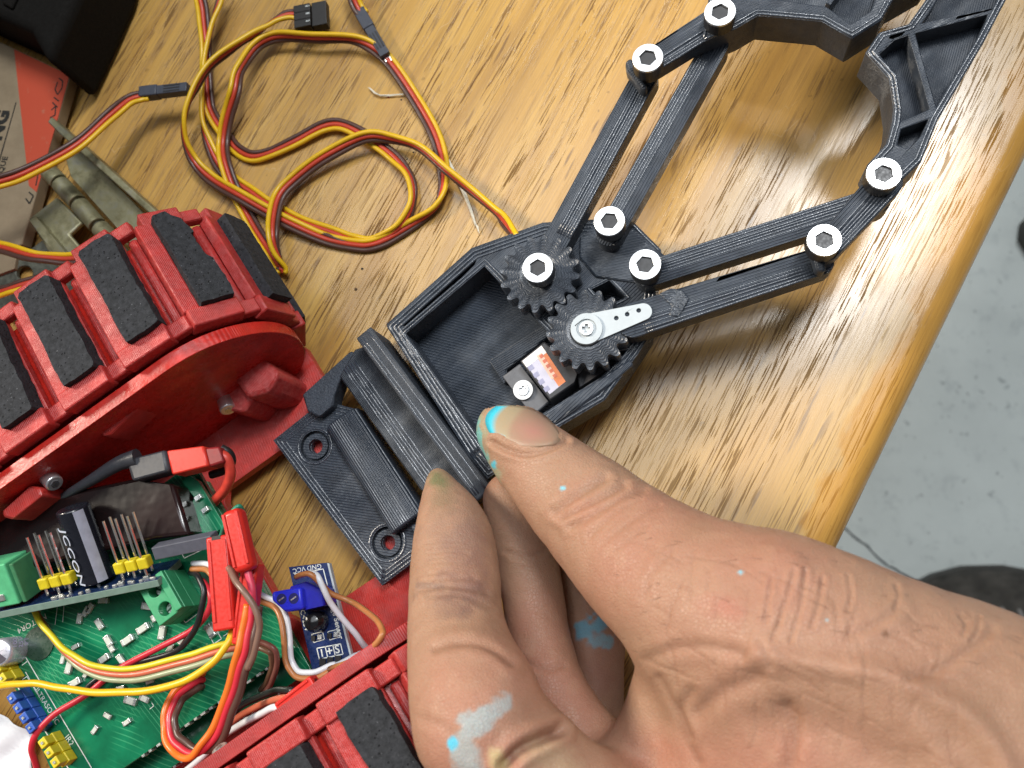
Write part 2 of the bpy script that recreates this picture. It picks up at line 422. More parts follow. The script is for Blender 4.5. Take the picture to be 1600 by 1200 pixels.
BEAD = printed('black_print_bead', BLK, 5, 'X', rough=.24, amp=.003, blob=.014, zl=False, spec=1.0)
LINE = pm('along', 0.0, 'Y', 4.6, amp=.030, rough=.33)
gx_ang = math.atan2(_gy.y, _gy.x)
FLAT = pm('swirl', .6, 'Y', 4.6, amp=.026, blob=.022, rough=.36)
# housing
outer = [(604, 510), (700, 424), (738, 390), (850, 350), (985, 342), (1033, 390), (1027, 440), (1018, 520), (997, 553), (945, 625), (872, 668), (762, 748), (735, 715)]
pocket = [(634, 521), (757, 416), (858, 520), (878, 565), (985, 546), (938, 590), (850, 645), (765, 706)]
slot = [(628, 508), (734, 409), (745, 405), (742, 413), (640, 516)]
tri = [(924, 452), (952, 438), (978, 464), (950, 478)]
gpart('housing', outer, -1.75, -.58, pm('rim', .0, 'Y', 4.6, amp=.03, rough=.34), [pocket, slot, tri], .03)
fl = gs(outer, -1.75); cx = sum(p[0] for p in fl) / len(fl); cy = sum(p[1] for p in fl) / len(fl)
m = MB().prism([(cx + (p[0] - cx) * .985, cy + (p[1] - cy) * .985) for p in fl], -1.95, -1.52)
m.build('housing_floor', pm('floor', 1.05, 'Y', 4.4, amp=.034, rough=.34), grip, .02)
beads('rim_bead', gs(outer, -.58), (.06, .15, .24), -.592, .045); beads('rim_bead', gs(pocket, -.58), (-.05, -.13), -.592, .04); beads('rim_bead', gs(tri, -.58), (-.05,), -.592, .04)
# raised lip round the servo cut-out
gpart('servo_lip', [(764, 563), (850, 506), (864, 520), (789, 578), (797, 590), (787, 600)], -1.55, -1.22, pm('lip', .25, 'Y', 6, amp=.02, blob=.02), bevel=.05)
gpart('servo_lip', [(842, 655), (905, 612), (985, 560), (990, 570), (940, 612), (868, 662)], -1.4, -.5, LINE, bevel=.05)
# servo
SV = plain('servo_black', (.030, .030, .034), .42)
sv = thing('servo', None, None); sv.parent = grip; sv.matrix_local = Matrix.Identity(4)
for k in ('label', 'category'):
    if k in sv: del sv[k]
def spart(*a, **k): return gpart(*a, parent=sv, **k)
spart('servo_flange', [(785, 588), (812, 568), (858, 628), (832, 650)], -1.3, -1.12, plain('servo_grey', (.115, .118, .13), .5), bevel=.03)
spart('servo_body', [(812, 564), (850, 533), (905, 577), (897, 600), (859, 626)], -2.6, -.80, SV, bevel=.04)
spart('servo_body', [(897, 566), (960, 545), (975, 560), (905, 606)], -2.6, -1.0, plain('servo_grey2', (.06, .06, .068), .45), bevel=.03)
lab = spart('servo_label', [(816, 564), (846, 540), (884, 596), (859, 616)], -.799, -.794, plain('label_silver', (.46, .44, .54), .12, var=.05, Coat_Weight=.6), bevel=0)
def strip(pl, col, h=-.790): 
    MB().prism(gs(pl, h), h - .003, h).build('label_print_glare', plain('label_tone_%d_%d_%d' % tuple(int(255 * c) for c in col), col, .3, var=.05), lab)
strip([(816, 564), (846, 540), (854, 551), (823, 574)], (.86, .82, .80), -.788)  # near-white corner: glare on the glossy label, painted as a block
strip([(847, 541), (884, 596), (873, 604), (836, 550)], (.72, .20, .045))
strip([(838, 556), (846, 551), (870, 588), (862, 593)], (.78, .50, .38), -.786)
for k in range(4):
    u0, v0 = 824 + 8.2 * k, 574 + 11 * k
    strip([(u0, v0), (u0 + 7, v0 - 5), (u0 + 11, v0 + 1), (u0 + 4, v0 + 6)], (.30, .30, .44), -.786)
for k in range(5):
    u0, v0 = 842 + 5.2 * k, 556 + 7.6 * k
    strip([(u0, v0), (u0 + 5, v0 - 3.5), (u0 + 8, v0 + 1), (u0 + 3, v0 + 4.5)], (.60, .14, .06), -.783)
q = N('bright_steel'); q.set(Base_Color=(.70, .71, .72), Metallic=.8, Roughness=.30, Normal=q.bump(q.noise(q.coord(), 40, 2), .15, .002)); STEEL = q.m
DARKST = plain('dark_steel', (.48, .48, .50), .22, .9, var=.1)
WHITE = plain('white_nylon', (.80, .82, .84), .38, var=.03)
def at(u, v, h): x, y = g(u, v, h); return (x, y, h)
def cross_recess(m, c, r, z, n=20):
    """pan head with a cross cut into it"""
    w_ = r * .22; L = r * .62
    cr = [(w_, w_), (w_, L), (-w_, L), (-w_, w_), (-L, w_), (-L, -w_), (-w_, -w_), (-w_, -L), (w_, -L), (w_, -w_), (L, -w_), (L, w_)]
    a = .7; rot = lambda p: (c[0] + p[0] * math.cos(a) - p[1] * math.sin(a), c[1] + p[0] * math.sin(a) + p[1] * math.cos(a))
    m.prism(circle(c, r, n), z - .10, z, [[rot(p) for p in cr]])
    m.prism(circle(c, r * .95, n), z - .14, z - .075)
c = at(817, 609, -1.02)
wz = MB().prism(circle(c[:2], .245, 28), -1.10, -1.03, [circle(c[:2], .15, 24)]); wz.build('servo_washer', WHITE, sv, .012)
m = MB(); cross_recess(m, c[:2], .145, -1.0); m.build('servo_screw', STEEL, sv, .01)
# gears with their driven arms
def gear(c, n, r0, r1, a0):
    out = []
    for i in range(n * 12):
        t = i / 12.0; a = a0 + 2 * math.pi * t / n
        s = math.cos(2 * math.pi * t); s = math.copysign(abs(s) ** .55, s)
        r = (r0 + r1) / 2 + (r1 - r0) / 2 * s + .006 * math.sin(17 * a)
        out.append((c[0] + r * math.cos(a), c[1] + r * math.sin(a)))
    return out
GEARM = printed('black_print_gear', (.085, .098, .120), 9, 'Y', rot=.3, amp=.004, blob=.034, rough=.30, spec=.8)
c1 = g(843, 427); c2 = g(917, 515)
gd = math.hypot(c1[0] - c2[0], c1[1] - c2[1]); aa = math.atan2(c2[1] - c1[1], c2[0] - c1[0])
NT = 16; r1 = gd / 2 + .075; r0 = gd / 2 - .115
def ridged_gear(c, a0, rin):
    """gear whose top shows the extruded contour lines of the print, following the teeth inwards"""
    K = 7; loops = []
    for j in range(K):
        k = j / (K - 1); loops.append((gear(c, NT, r0 - j * .052, r1 - .035 * (1 if j else 0) - j * .078, a0), -.012 if j == 0 else 0.0))
        if j < K - 1: loops.append((gear(c, NT, r0 - (j + .55) * .052, r1 - .035 - (j + .55) * .078, a0), -.026))
    loops.append((circle(c, rin, NT * 12, a0), -.02))
    n = NT * 12; vs = [(p[0], p[1], -.55) for p in loops[0][0]] + [(p[0], p[1], -.045) for p in loops[0][0]]
    for L_, z in [([(c[0] + (p[0] - c[0]) * .985, c[1] + (p[1] - c[1]) * .985) for p in loops[0][0]], -.004)] + loops[1:]: vs += [(p[0], p[1], z) for p in L_]
    vs += [(p[0], p[1], -.55) for p in loops[-1][0]]
    R_ = len(vs) // n; fs = [(r * n + i, r * n + (i + 1) % n, (r + 1) * n + (i + 1) % n, (r + 1) * n + i) for r in range(R_ - 1) for i in range(n)]
    fs += [((R_ - 1) * n + i, (R_ - 1) * n + (i + 1) % n, (i + 1) % n, i) for i in range(n)]
    return MB().add(vs, fs).build('gear', GEARM, grip, 0, 2, True, ang=50)
ridged_gear(c1, aa, .40); ridged_gear(c2, aa + math.pi + math.pi / NT, .40)
MB().prism(circle(c1, r0 - .05, 32), -.55, -.08).build('gear_web', GEARM, grip)
MB().prism(circle(c2, r0 - .05, 32), -.55, -.16).build('gear_web', GEARM, grip)
# link arms (two driven from the gears, two that idle)
gbar('link_arm', (868, 376), (1008, 118), .315, -.56, -.02, LINE)
gbar('link_arm', (990, 500), (1280, 408), .42, -.56, -.015, LINE, w2=.33)
gpart('melt_scar', [(1030, 458), (1048, 450), (1066, 452), (1078, 466), (1070, 482), (1058, 496), (1044, 492), (1050, 478), (1040, 470)], -.3, .012, pm('blobby', .9, 'Y', 4, amp=.012, blob=.05, rough=.3), bevel=.05)
gbar('link_arm', (952, 365), (1118, 70), .31, -.60, -.06, LINE)
gbar('link_arm', (1012, 428), (1370, 312), .31, -.60, -.06, LINE)
MB().prism(gs([(905, 372), (950, 330), (1010, 372), (1045, 405), (1018, 445), (985, 440), (930, 432), (905, 402)], -.5), -.6, -.5).build('bearing_pad', FLAT, grip, .04, 2, True)
# jaws
JM = pm('jaw', .4, 'Y', 5, amp=.022, blob=.02, rough=.38)
gbar('jaw_bar', (1012, 98), (1122, 28), .31, -.0, .42, LINE, w2=.34)
gbar('jaw_bar', (1290, 388), (1384, 284), .30, -.0, .42, LINE, w2=.36)
gpart('jaw_bar_end', [(976, 96), (986, 88), (1008, 128), (1013, 138), (1002, 139), (979, 110)], -.08, .34, JM, bevel=.08)
gpart('jaw_bar_end', [(1262, 382), (1272, 372), (1290, 412), (1292, 424), (1276, 424), (1272, 406)], -.08, .34, JM, bevel=.08)
jt, jb, jf = .44, -.56, -.05
up_o = [(1096, 66), (1150, 44), (1184, 24), (1284, 33), (1331, 60), (1378, 30), (1396, -2), (1452, -34), (1500, -100), (1530, -190), (1340, -250), (1200, -120), (1110, -22)]
up_h = [(1212, -2), (1292, 10), (1330, 38), (1361, 16), (1372, -12), (1398, -90), (1418, -160), (1330, -200), (1230, -115), (1150, -25)]
jaw1 = gpart('jaw', up_o, jb, jt, JM, [up_h], .035)
beads('rim_bead', gs(up_o, jt), (.05, .13), jt - .015, .042, jaw1); MB().prism(gs(up_h, 0), jb + .02, jf).build('jaw_floor', pm('jawfloor', -.5, 'Y', 6.5, amp=.022), jaw1)
gpart('jaw_rib', [(1290, 4), (1298, 8), (1385, -120), (1375, -128)], jf, jt - .03, JM, bevel=.02, parent=jaw1)
lo_o = [(1354, 258), (1384, 226), (1394, 190), (1396, 170), (1389, 122), (1352, 82), (1374, 50), (1420, 37), (1446, 0), (1490, -80), (1560, -150), (1660, -170), (1610, -70), (1572, 0), (1537, 67), (1466, 187), (1440, 252), (1400, 290), (1366, 290)]
c1h = [(1374, 84), (1398, 62), (1420, 54), (1453, 170), (1407, 190), (1409, 168), (1402, 118)]
c2h = [(1430, 51), (1545, 21), (1530, 60), (1464, 168)]
c3h = [(1408, 201), (1452, 185), (1438, 214), (1418, 232), (1402, 226)]
c4h = [(1440, 36), (1462, 4), (1500, -70), (1565, -130), (1635, -150), (1600, -75), (1556, 10)]
jaw2 = gpart('jaw', lo_o, jb, jt, JM, [c1h, c2h, c3h, c4h], .03)
beads('rim_bead', gs(lo_o, jt), (.05, .13), jt - .015, .042, jaw2)
for hh in (c1h, c2h, c3h, c4h): MB().prism(gs(hh, 0.2), jb + .02, jf).build('jaw_floor', pm('jawfloor', -.5), jaw2)
# socket head bolts
def bolt_mesh():
    m = MB(); R_, r_ = .355, .205
    hexa = circle((0, 0), r_, 6, .4)
    m.prism(circle((0, 0), R_, 36), .02, .40, [hexa])
    m.prism(circle((0, 0), R_ - .01, 36), .0, .13)
    return m
proto = None
def bolt(u, v, h):
    global proto
    if proto is None:
        o = bolt_mesh().build('socket_bolt', STEEL, grip, .025, 3, True, ang=35); proto = o
        b = MB().lathe([(.30, -.2), (.30, -.01), (.3585, .0), (.3585, .345), (.30, .346)], 28).build('bolt_dark_side', plain('dark_reflection', (.016, .016, .018), .4), o, .01)  # collar's black sides paint in the dark surroundings that knurled steel reflects
        c_ = MB().lathe([(.19, .10), (.17, .135), (.02, .145)], 12).build('socket_bottom', DARKST, o, 0, 2, True)
        oo = o
    else:
        oo = proto.copy(); COL.objects.link(oo)
        for ch in proto.children: d = ch.copy(); COL.objects.link(d); d.parent = oo
    x, y = g(u, v, h + .4); q_ = Matrix.Rotation(random.uniform(0, 1), 4, 'Z'); q_.translation = Vector((x, y, h)) * S
    oo.matrix_local = q_
for b in ((840, 418, .17), (952, 345, .12), (1008, 413, .12), (1012, 90, .44), (1125, 18, .46), (1288, 375, .44), (1381, 271, .46)): bolt(*b)
# servo horn let into the second gear
HN = plain('horn_nylon', (.48, .53, .56), .36, var=.04)
hb = MB().prism(capsule(c2, g(1005, 487, .04), .36, .20, 14), -.16, .045, [circle(g(u, v, .04), .055, 12) for u, v in ((963, 497), (980, 491), (998, 485))])
horn = hb.build('servo_horn', HN, grip, .03, 2, True, ang=35)
MB().prism(circle(c2, .37, 32), -.16, .10, [circle(c2, .23, 24)]).build('horn_hub', HN, horn, .03, 2, True)
MB().prism(circle(c2, .22, 24), -.1, .052).build('hub_seat', plain('horn_seat_nylon', (.50, .54, .56), .45), horn)  # hub seat in nearly the same grey as the horn
m = MB(); cross_recess(m, c2, .165, .12); m.build('horn_screw', STEEL, horn, .012)
# bracket at the wrist
BF = pm('bracket', .9, 'Y', 4.6, amp=.022, blob=.026, rough=.40)
ba = math.atan2(g(740, 778)[1] - g(553, 531)[1], g(740, 778)[0] - g(553, 531)[0])
MT = printed('black_print_matte', (.040, .049, .063), 8, 'Y', rot=-ba, amp=.020, rough=.5, blob=.02)
zf0, zf1 = -1.72, -1.38
h1, h2 = (492, 697), (605, 848)
flange = [(427, 688), (505, 626), (560, 640), (690, 845), (597, 915)]
ck_ = [circle(g(*p, zf1), .40, 28) for p in (h1, h2)]
MB().prism(gs(flange, zf1), zf1 - .16, zf1, ck_).build('mounting_flange', BF, grip, .03, 2, True, ang=35)
MB().prism(gs(flange, zf1), zf0, zf1 - .162, [circle(g(*p, zf1), .17, 20) for p in (h1, h2)]).build('flange_base', BF, grip, .02)
for p in (h1, h2):
    cc = g(*p, zf1); MB().prism(circle(cc, .33, 28), zf0 + .01, zf1 - .05, [circle(cc, .19, 20)]).build('screw_boss', BF, grip, .03, 2, True)
def rail(a, b, w, z0, z1, mat, name, round_=.25):               # bar with a rounded top, a and b on its top axis
    A = Vector(g(*a, z1)).to_3d(); B_ = Vector(g(*b, z1)).to_3d(); d = B_ - A; L = d.length
    R = Matrix.Rotation(math.atan2(d.y, d.x), 4, 'Z'); R.translation = A
    pr = [(-w, z0), (w, z0)]
    for k in range(7): t = k / 6 * math.pi / 2; pr.append((w - round_ + round_ * math.cos(t), z1 - round_ + round_ * math.sin(t)))
    for k in range(7): t = k / 6 * math.pi / 2; pr.append((-w + round_ - round_ * math.sin(t), z1 - round_ + round_ * math.cos(t)))
    n = len(pr); vs = [(0, y, z) for y, z in pr] + [(L, y, z) for y, z in pr]
    fs = [tuple(range(n))[::-1], tuple(range(n, 2 * n))] + [(i, (i + 1) % n, (i + 1) % n + n, i + n) for i in range(n)]
    return MB().add(vs, fs).build(name, mat, grip, .05, 2, True, m=R, ang=50)
rl0 = printed('black_print_rail0', BLK, 5.0, 'Y', rot=0, amp=.034, rough=.28, zl=False)
beads('rim_bead', gs(flange, zf1), (.06, .15, .24), zf1 - .018, .04)
for p in (h1, h2): beads('rim_bead', circle(g(*p, zf1), .40, 28), (-.06,), zf1 - .018, .045)
rail((528, 652), (634, 818), .50, -1.7, -.95, rl0, 'rounded_rail', .32)
rail((567, 519), (757, 774), .235, -1.7, -.30, printed('black_print_matte0', (.044, .053, .068), 9, 'Y', amp=.016, rough=.5, blob=.02), 'slide_bar', .05)
gpart('ledge', [(530, 588), (554, 546), (572, 540), (748, 780), (716, 800), (656, 764)], -1.7, -.92, MT, bevel=.04)
gpart('end_wall', [(472, 617), (548, 548), (556, 552), (532, 592), (522, 618), (520, 634), (498, 652), (480, 643)], -1.7, -1.08, pm('rough_end', .2, 'Y', 5, amp=.01, blob=.07, rough=.6), bevel=.05)
gpart('end_wall', [(640, 822), (700, 790), (720, 800), (735, 815), (668, 868)], -1.7, -1.1, BF, bevel=.06)
def line_beads(name, a, b, h, offs, r):
    """single extrusion beads along a straight bar of the bracket"""
    A = Vector(g(*a, h)).to_3d(); B_ = Vector(g(*b, h)).to_3d(); d = (B_ - A).normalized(); s = Vector((-d.y, d.x, 0)); L = (B_ - A).length; m = MB()
    for o in offs:
        m.tube([tuple(A + d * (L * k / 18) + s * (o + random.uniform(-.004, .004)) + Vector((0, 0, h - r * .55 + random.uniform(-.006, .004)))) for k in range(19)], r, 6)
    m.build(name, BEAD, grip, 0, 2, True, ang=180)
line_beads('print_bead', (545, 570), (694, 780), -.92, (-.16, -.09, .0, .07, .17), .036)
line_beads('print_bead', (570, 524), (752, 768), -.30, (-.15, -.07, .12), .034)
# ------------------------------------------------------------------ tracked robot
TH = math.radians(34.0)
RM = Matrix.Rotation(TH, 3, 'Z'); RMi = np.array(RM).T
def ra(u, v, z):                                               # photograph place at height z -> robot coordinates (along, across)
    p = RMi @ W(u, v, z); return (p[0], p[1])
def ras(pl, z): return [ra(u, v, z) for u, v in pl]
robot = thing('tracked_robot', 'red 3D printed tracked robot with black foam tread pads, left of the gripper', 'robot', (0, 0, 0), RM)
REDC = (.64, .040, .030)
RED = printed('red_print', REDC, 7, 'X', rough=.38, amp=.010, rot=.78, blob=.010, sanded_haze=((.52, .10, .09), .25), dsc=9)
REDL = printed('red_print_link', (.47, .026, .021), 8, 'X', rough=.45, amp=.010, blob=.018, sanded_haze=((.56, .10, .095), .42), dsc=11)
REDW = printed('red_print_wall', (.55, .024, .015), 5, 'Z', rough=.28, amp=.006, blob=.006)
# foam: matt, pitted, with glitter-size flecks
q = N('foam_rubber'); c = q.coord()
fb = q.ramp(q.noise(c, 7, 5, .7), [(.3, (.016, .017, .019)), (.7, (.044, .046, .052))])
vo = q.n('ShaderNodeTexVoronoi'); vo.inputs['Scale'].default_value = 9; q.l(c, vo.inputs['Vector'])
fb = q.mix(q.ramp(vo.outputs['Distance'], [(.10, .9), (.22, 0.0)]), fb, (.007, .007, .008))
fb = q.mix(q.ramp(q.noise(c, 18, 2, .5), [(.70, 0.0), (.76, .6)]), fb, (.22, .23, .25))
b = q.bump(q.noise(c, 11, 4, .65), .8, .03); b = q.bump(q.ramp(vo.outputs['Distance'], [(.08, 0.0), (.25, 1.0)]), .8, .02, b)
q.set(Base_Color=fb, Roughness=.88, Normal=b, Specular_IOR_Level=.25); FOAM = q.m
XC, ZC, RP = -6.5, 2.5, 2.35
BL, BR, XB = 9.76, 1.60, -17.5
def stadium(r, n=20, x0=XB, dz=0):
    out = [(x0, ZC + r), ] if False else []
    for k in range(n + 1): a = math.pi / 2 - math.pi * k / n; out.append((XC + r * math.cos(a), ZC + r * math.sin(a)))
    for k in range(n + 1): a = -math.pi / 2 - math.pi * k / n; out.append((x0 + r * math.cos(a), ZC + r * math.sin(a)))
    return out
XZ = Matrix(((1, 0, 0), (0, 0, -1), (0, 1, 0))).transposed()   # prism drawn in (along, up), extruded across
def wall(prof, b0, b1, mat, name, bevel=.05, parent=robot):
    m = MB().prism([(p[0], p[1]) for p in prof], 0, 1)
    m.v = [(x, b0 + (b1 - b0) * t, z) for x, z, t in m.v]
    if b1 > b0: m.f = [f[::-1] for f in m.f]
    return m.build(name, mat, parent, bevel, 2, True, ang=35)
wall(stadium(RP, 28), BL, BL - .34, REDW, 'side_plate')
wall(stadium(RP, 28), BR + .30, BR, printed('red_print_edge', (.40, .03, .028), 7, 'X', rough=.5, amp=.010, blob=.012), 'side_plate')
# chassis floor with two front lugs and the cross bar the bracket sits on
fl = [(-14.3, BR + .3), (-14.3, BL - .3), (-5.05, BL - .3), (-5.0, 9.95), (-4.48, 9.95), (-4.5, 8.62), (-5.35, 8.0), (-5.5, 7.95), (-6.0, 7.92), (-8.3, 7.92), (-8.5, 7.6), (-8.5, 4.2), (-8.2, 3.72), (-5.6, 3.66), (-4.9, 3.66), (-4.75, 2.4), (-4.75, BR + .3)]
hole = circle(ra(450, 562, .7), .145, 16)
MB().prism(fl, .35, .70, [hole]).build('chassis_floor', RED, robot, .03, 2, True, ang=35)
bar = ras([(462, 640), (520, 655), (650, 850), (612, 905), (545, 880), (455, 720)], .75)
cen = [ra(492, 697, .8), ra(605, 848, .8)]
MB().prism([(-5.9, 3.6), (-5.0, 3.6), (-4.85, 8.0), (-5.8, 8.0)], .36, .62).build('cross_bar', RED, robot, .03)
for cc in cen: MB().lathe([(.42, .30), (.42, .72)], 24, (cc[0], cc[1], 0)).build('mounting_boss', RED, robot, .03, 2, True)
# bosses and bracket blocks along the inner side of the left plate
def block(pl, z0, z1, name='motor_bracket', mat=RED, bev=.06): MB().prism(ras(pl, z1), z0, z1).build(name, mat, robot, bev, 2, True, ang=35)
BOS = printed('red_print_boss', (.56, .040, .036), 9, 'X', rough=.5, amp=.012, blob=.02, sanded_haze=((.60, .15, .14), .5), dsc=9)
block([(362, 590), (388, 562), (412, 560), (436, 582), (420, 612), (386, 622)], .6, 2.5, bev=.12, mat=BOS)
block([(345, 612), (368, 590), (398, 622), (380, 645), (352, 640)], .6, 2.1, bev=.10, mat=BOS)
block([(150, 668), (200, 626), (214, 622), (218, 634), (172, 678), (160, 682)], 3.4, 4.25, bev=.06)
block([(2, 800), (48, 758), (62, 762), (66, 774), (18, 812), (4, 808)], 3.4, 4.25, bev=.06)
def steel_screw(u0, v0, z0, u1, v1, z1, r, n=16):
    a = np.append(ra(u0, v0, z0), z0); b_ = np.append(ra(u1, v1, z1), z1)
    o = MB().cyl(a, b_, r, n).build('screw', STEEL, robot, .03, 2, True)
    dd = Vector(b_ - a).normalized(); MB().cyl(Vector(b_) - dd * .06, Vector(b_) + dd * .012, r * .5, 6).build('screw_recess', DARKST, o)
steel_screw(351, 622, 2.0, 357, 641, 2.1, .21)
steel_screw(72, 742, 4.0, 86, 756, 4.1, .20)
steel_screw(352, 1182, 4.5, 342, 1168, 4.6, .17)
# tracks: every link a part, its foam pad a sub-part
def path(s, r):                                                # arc length along the track at the link line
    if s <= 0: return (XC + s, ZC + r, 0.0)
    t = s / 2.42
    if t < math.pi: return (XC + r * math.sin(t), ZC + r * math.cos(t), -t)
    return (XC - (s - 2.42 * math.pi), ZC - r, -math.pi)
def link_mesh(sgn, last=False):
    """one link in its own frame: x along the track, y across (away from the robot), z outward from r = 2.42"""
    m = MB()
    m.box((.56, 1.72, -.10), (1.10, 2.75, .22))                # web under the pad
    m.box((.52, .24, .06), (1.22, .46, .42))                   # rim towards the robot
    m.box((1.34, .26, -.06), (.50, .38, .26))                  # lower step between rims
    m.box((.55, 3.20, .02), (.96, .40, .36))                   # far rim
    m.box((1.26, 3.17, -.06), (.52, .34, .26))
    m.box((.07, 1.76, .05), (.40, 2.62, .30))                  # wide strip beside the pad
    m.cyl((1.33, .50, -.22), (1.33, 2.95, -.22), .14, 10)      # hinge barrel down in the gap
    m.v = [(x, y * sgn, z) for x, y, z in m.v]
    if sgn < 0: m.f = [f[::-1] for f in m.f]
    return m
def pad_mesh(sgn, seed=0, torn=False):
    m = MB(); rnd = random.Random(seed)
    x0, x1, y0, y1 = .24, 1.09, .38, 3.06
    ol = [(x0 + .01, y0 + .04), (x0 + .3, y0 + .03), (x1 - .07, y0 + .04), (x1 - .01, y0 + .09), (x1, 1.0), (x1 - .02, 1.8), (x1 + .01, y1 - .08), (x1 - .05, y1 - .01), (.6, y1 + .02), (x0 + .06, y1 - .01), (x0, y1 - .08), (x0 + .02, 1.7), (x0 - .01, .9)]
    if torn: ol = ol[:3] + [(x1 - .02, y0 + .3), (x1 - .05, 1.5), (x1 - .16, 1.62), (x1 - .20, 2.3), (x1 - .12, 2.36), (x1 - .22, y1 - .25), (x1 - .40, y1 - .12)] + ol[8:]
    ol2 = []                                                   # hand-cut: every edge a little ragged
    for a, b in zip(ol, ol[1:] + ol[:1]):
        L = math.hypot(b[0] - a[0], b[1] - a[1]); k = max(1, int(L / .13))
        for t in range(k): ol2.append((a[0] + (b[0] - a[0]) * t / k + rnd.uniform(-.014, .014), a[1] + (b[1] - a[1]) * t / k + rnd.uniform(-.014, .014)))
    m.prism(ol2, .05, .46 + rnd.uniform(-.05, .05))
    m.v = [(x, y * sgn, z) for x, y, z in m.v]
    if sgn < 0: m.f = [f[::-1] for f in m.f]
    return m
def pad_variants(sgn):
    out = []
    for sd in range(4):
        o = pad_mesh(sgn, 10 + sd).build('tread_pad', FOAM, None, smooth=True, ang=35); out.append(o.data); bpy.data.objects.remove(o)
    o = pad_mesh(sgn, 31, True).build('tread_pad', FOAM, None, smooth=True, ang=35); td = o.data; bpy.data.objects.remove(o)
    return out, td
def track(b0, sgn, s0, count, pitch=1.63):
    first = None; pads, torn_pad = pad_variants(sgn)
    for k in range(count):
        s = s0 + k * pitch; x, z, a = path(s, 2.42); x2, z2, a2 = path(s + 1.2, 2.42); a = math.atan2(z2 - z, x2 - x)
        Mx = Matrix.Rotation(-a, 4, 'Y'); Mx.translation = Vector((x, b0, z)) * S
        if first is None:
            lo = link_mesh(sgn).build('track_link', REDL, robot, .045, 2, True, ang=35)
            po = pad_mesh(sgn).build('tread_pad', FOAM, lo, .02, 2, True, ang=35); first = lo
        else:
            lo = first.copy(); COL.objects.link(lo); lo.parent = robot
            po = first.children[0].copy(); COL.objects.link(po); po.parent = lo; po.data = pads[(k * 5 + 2) % len(pads)] if not (sgn > 0 and k == 7) else torn_pad
            po.matrix_local = Matrix.Translation((random.uniform(-.04, .04) * S, random.uniform(-.06, .06) * S, 0)) @ Matrix.Rotation(random.uniform(-.03, .03), 4, 'Z')
        lo.matrix_local = Mx
track(9.85, 1, -.58 - 1.63 * 6, 14)
track(BR - .08, -1, -8.6, 8)
for bb, sg in ((9.85, 1), (BR - .08, -1)):                     # the frames the tracks run on
    wall(stadium(2.06, 28), bb + sg * .45, bb + sg * 2.95, REDW, 'track_frame')
# ------------------------------------------------------------------ electronics on the robot
def wb(mb, name, mat, parent, bevel=0, seg=2, smooth=False, ang=40):   # built in world coordinates, stored under its thing
    mi = (parent.matrix_basis if parent.parent is None else parent.parent.matrix_basis @ parent.matrix_basis).inverted()
    mb.v = [tuple(mi @ (Vector(p) * S) / S) for p in mb.v]
    return mb.build(name, mat, parent, bevel, seg, smooth, ang=ang)
def R3(x, b, z): return RM @ Vector((x, b, z))
XR, YR, ZR = RM @ Vector((1, 0, 0)), RM @ Vector((0, 1, 0)), Vector((0, 0, 1))
PZ = 2.6
# main board
q = N('board_green'); c = q.coord()
gb = q.ramp(q.noise(c, .9, 4), [(.35, (.003, .10, .045)), (.65, (.006, .20, .090))])
tr = q.wave(q.coord(rot=(0, 0, .9)), 2.6, 'Y', 2.2, 1, .35); tr2 = q.wave(q.coord(rot=(0, 0, -.2)), 3.4, 'X', 1.6, 1, .3)
lines = q.math('MULTIPLY', q.ramp(tr, [(.86, 0.0), (.95, 1.0)]), q.ramp(q.noise(c, .5, 2), [(.45, 0.0), (.55, 1.0)]))
lines2 = q.math('MULTIPLY', q.ramp(tr2, [(.88, 0.0), (.96, 1.0)]), q.ramp(q.noise(q.coord(loc=(7, 3, 0)), .5, 2), [(.5, 0.0), (.6, 1.0)]))
gb = q.mix(q.math('MULTIPLY', q.math('MAXIMUM', lines, lines2), .6), gb, (.06, .36, .17))
via = q.n('ShaderNodeTexVoronoi'); via.inputs['Scale'].default_value = 2.1; q.l(c, via.inputs['Vector'])
gb = q.mix(q.ramp(via.outputs['Distance'], [(.045, .8), (.07, 0.0)]), gb, (.20, .28, .12))
q.set(Base_Color=gb, Roughness=.20, Normal=q.bump(q.math('MAXIMUM', lines, lines2), .3, .006), Specular_IOR_Level=.5); PCB = q.m
EDGEG = plain('board_edge', (.10, .16, .09), .55); SILK = plain('silkscreen_white', (.72, .76, .72), .5, var=.03)
TIN = plain('solder_tin', (.62, .64, .62), .3, .8, bumpy=.01); CERA = plain('resistor_white', (.52, .55, .50), .4); BRK = plain('chip_black', (.018, .018, .02), .35)
pcb = thing('circuit_board', 'large green circuit board with white lettering, lying between the two red tracks', 'circuit board', tuple(R3(-11, 5.5, PZ - .16)), RM)
def pl2(pts): return [tuple(R3(x, b, 0))[:2] for x, b in pts]
outline = [(-14.35, 3.05), (-7.9, 3.05), (-7.9, 8.05), (-8.25, 8.25), (-14.35, 8.25)]
wb(MB().prism(pl2(outline), PZ - .16, PZ), 'board', PCB, pcb, .012)
low = wb(MB().prism(pl2([(-14.6, 2.55), (-8.2, 2.55), (-8.2, 8.0), (-14.6, 8.0)]), PZ - 1.06, PZ - .90), 'lower_board', PCB, pcb, .012)
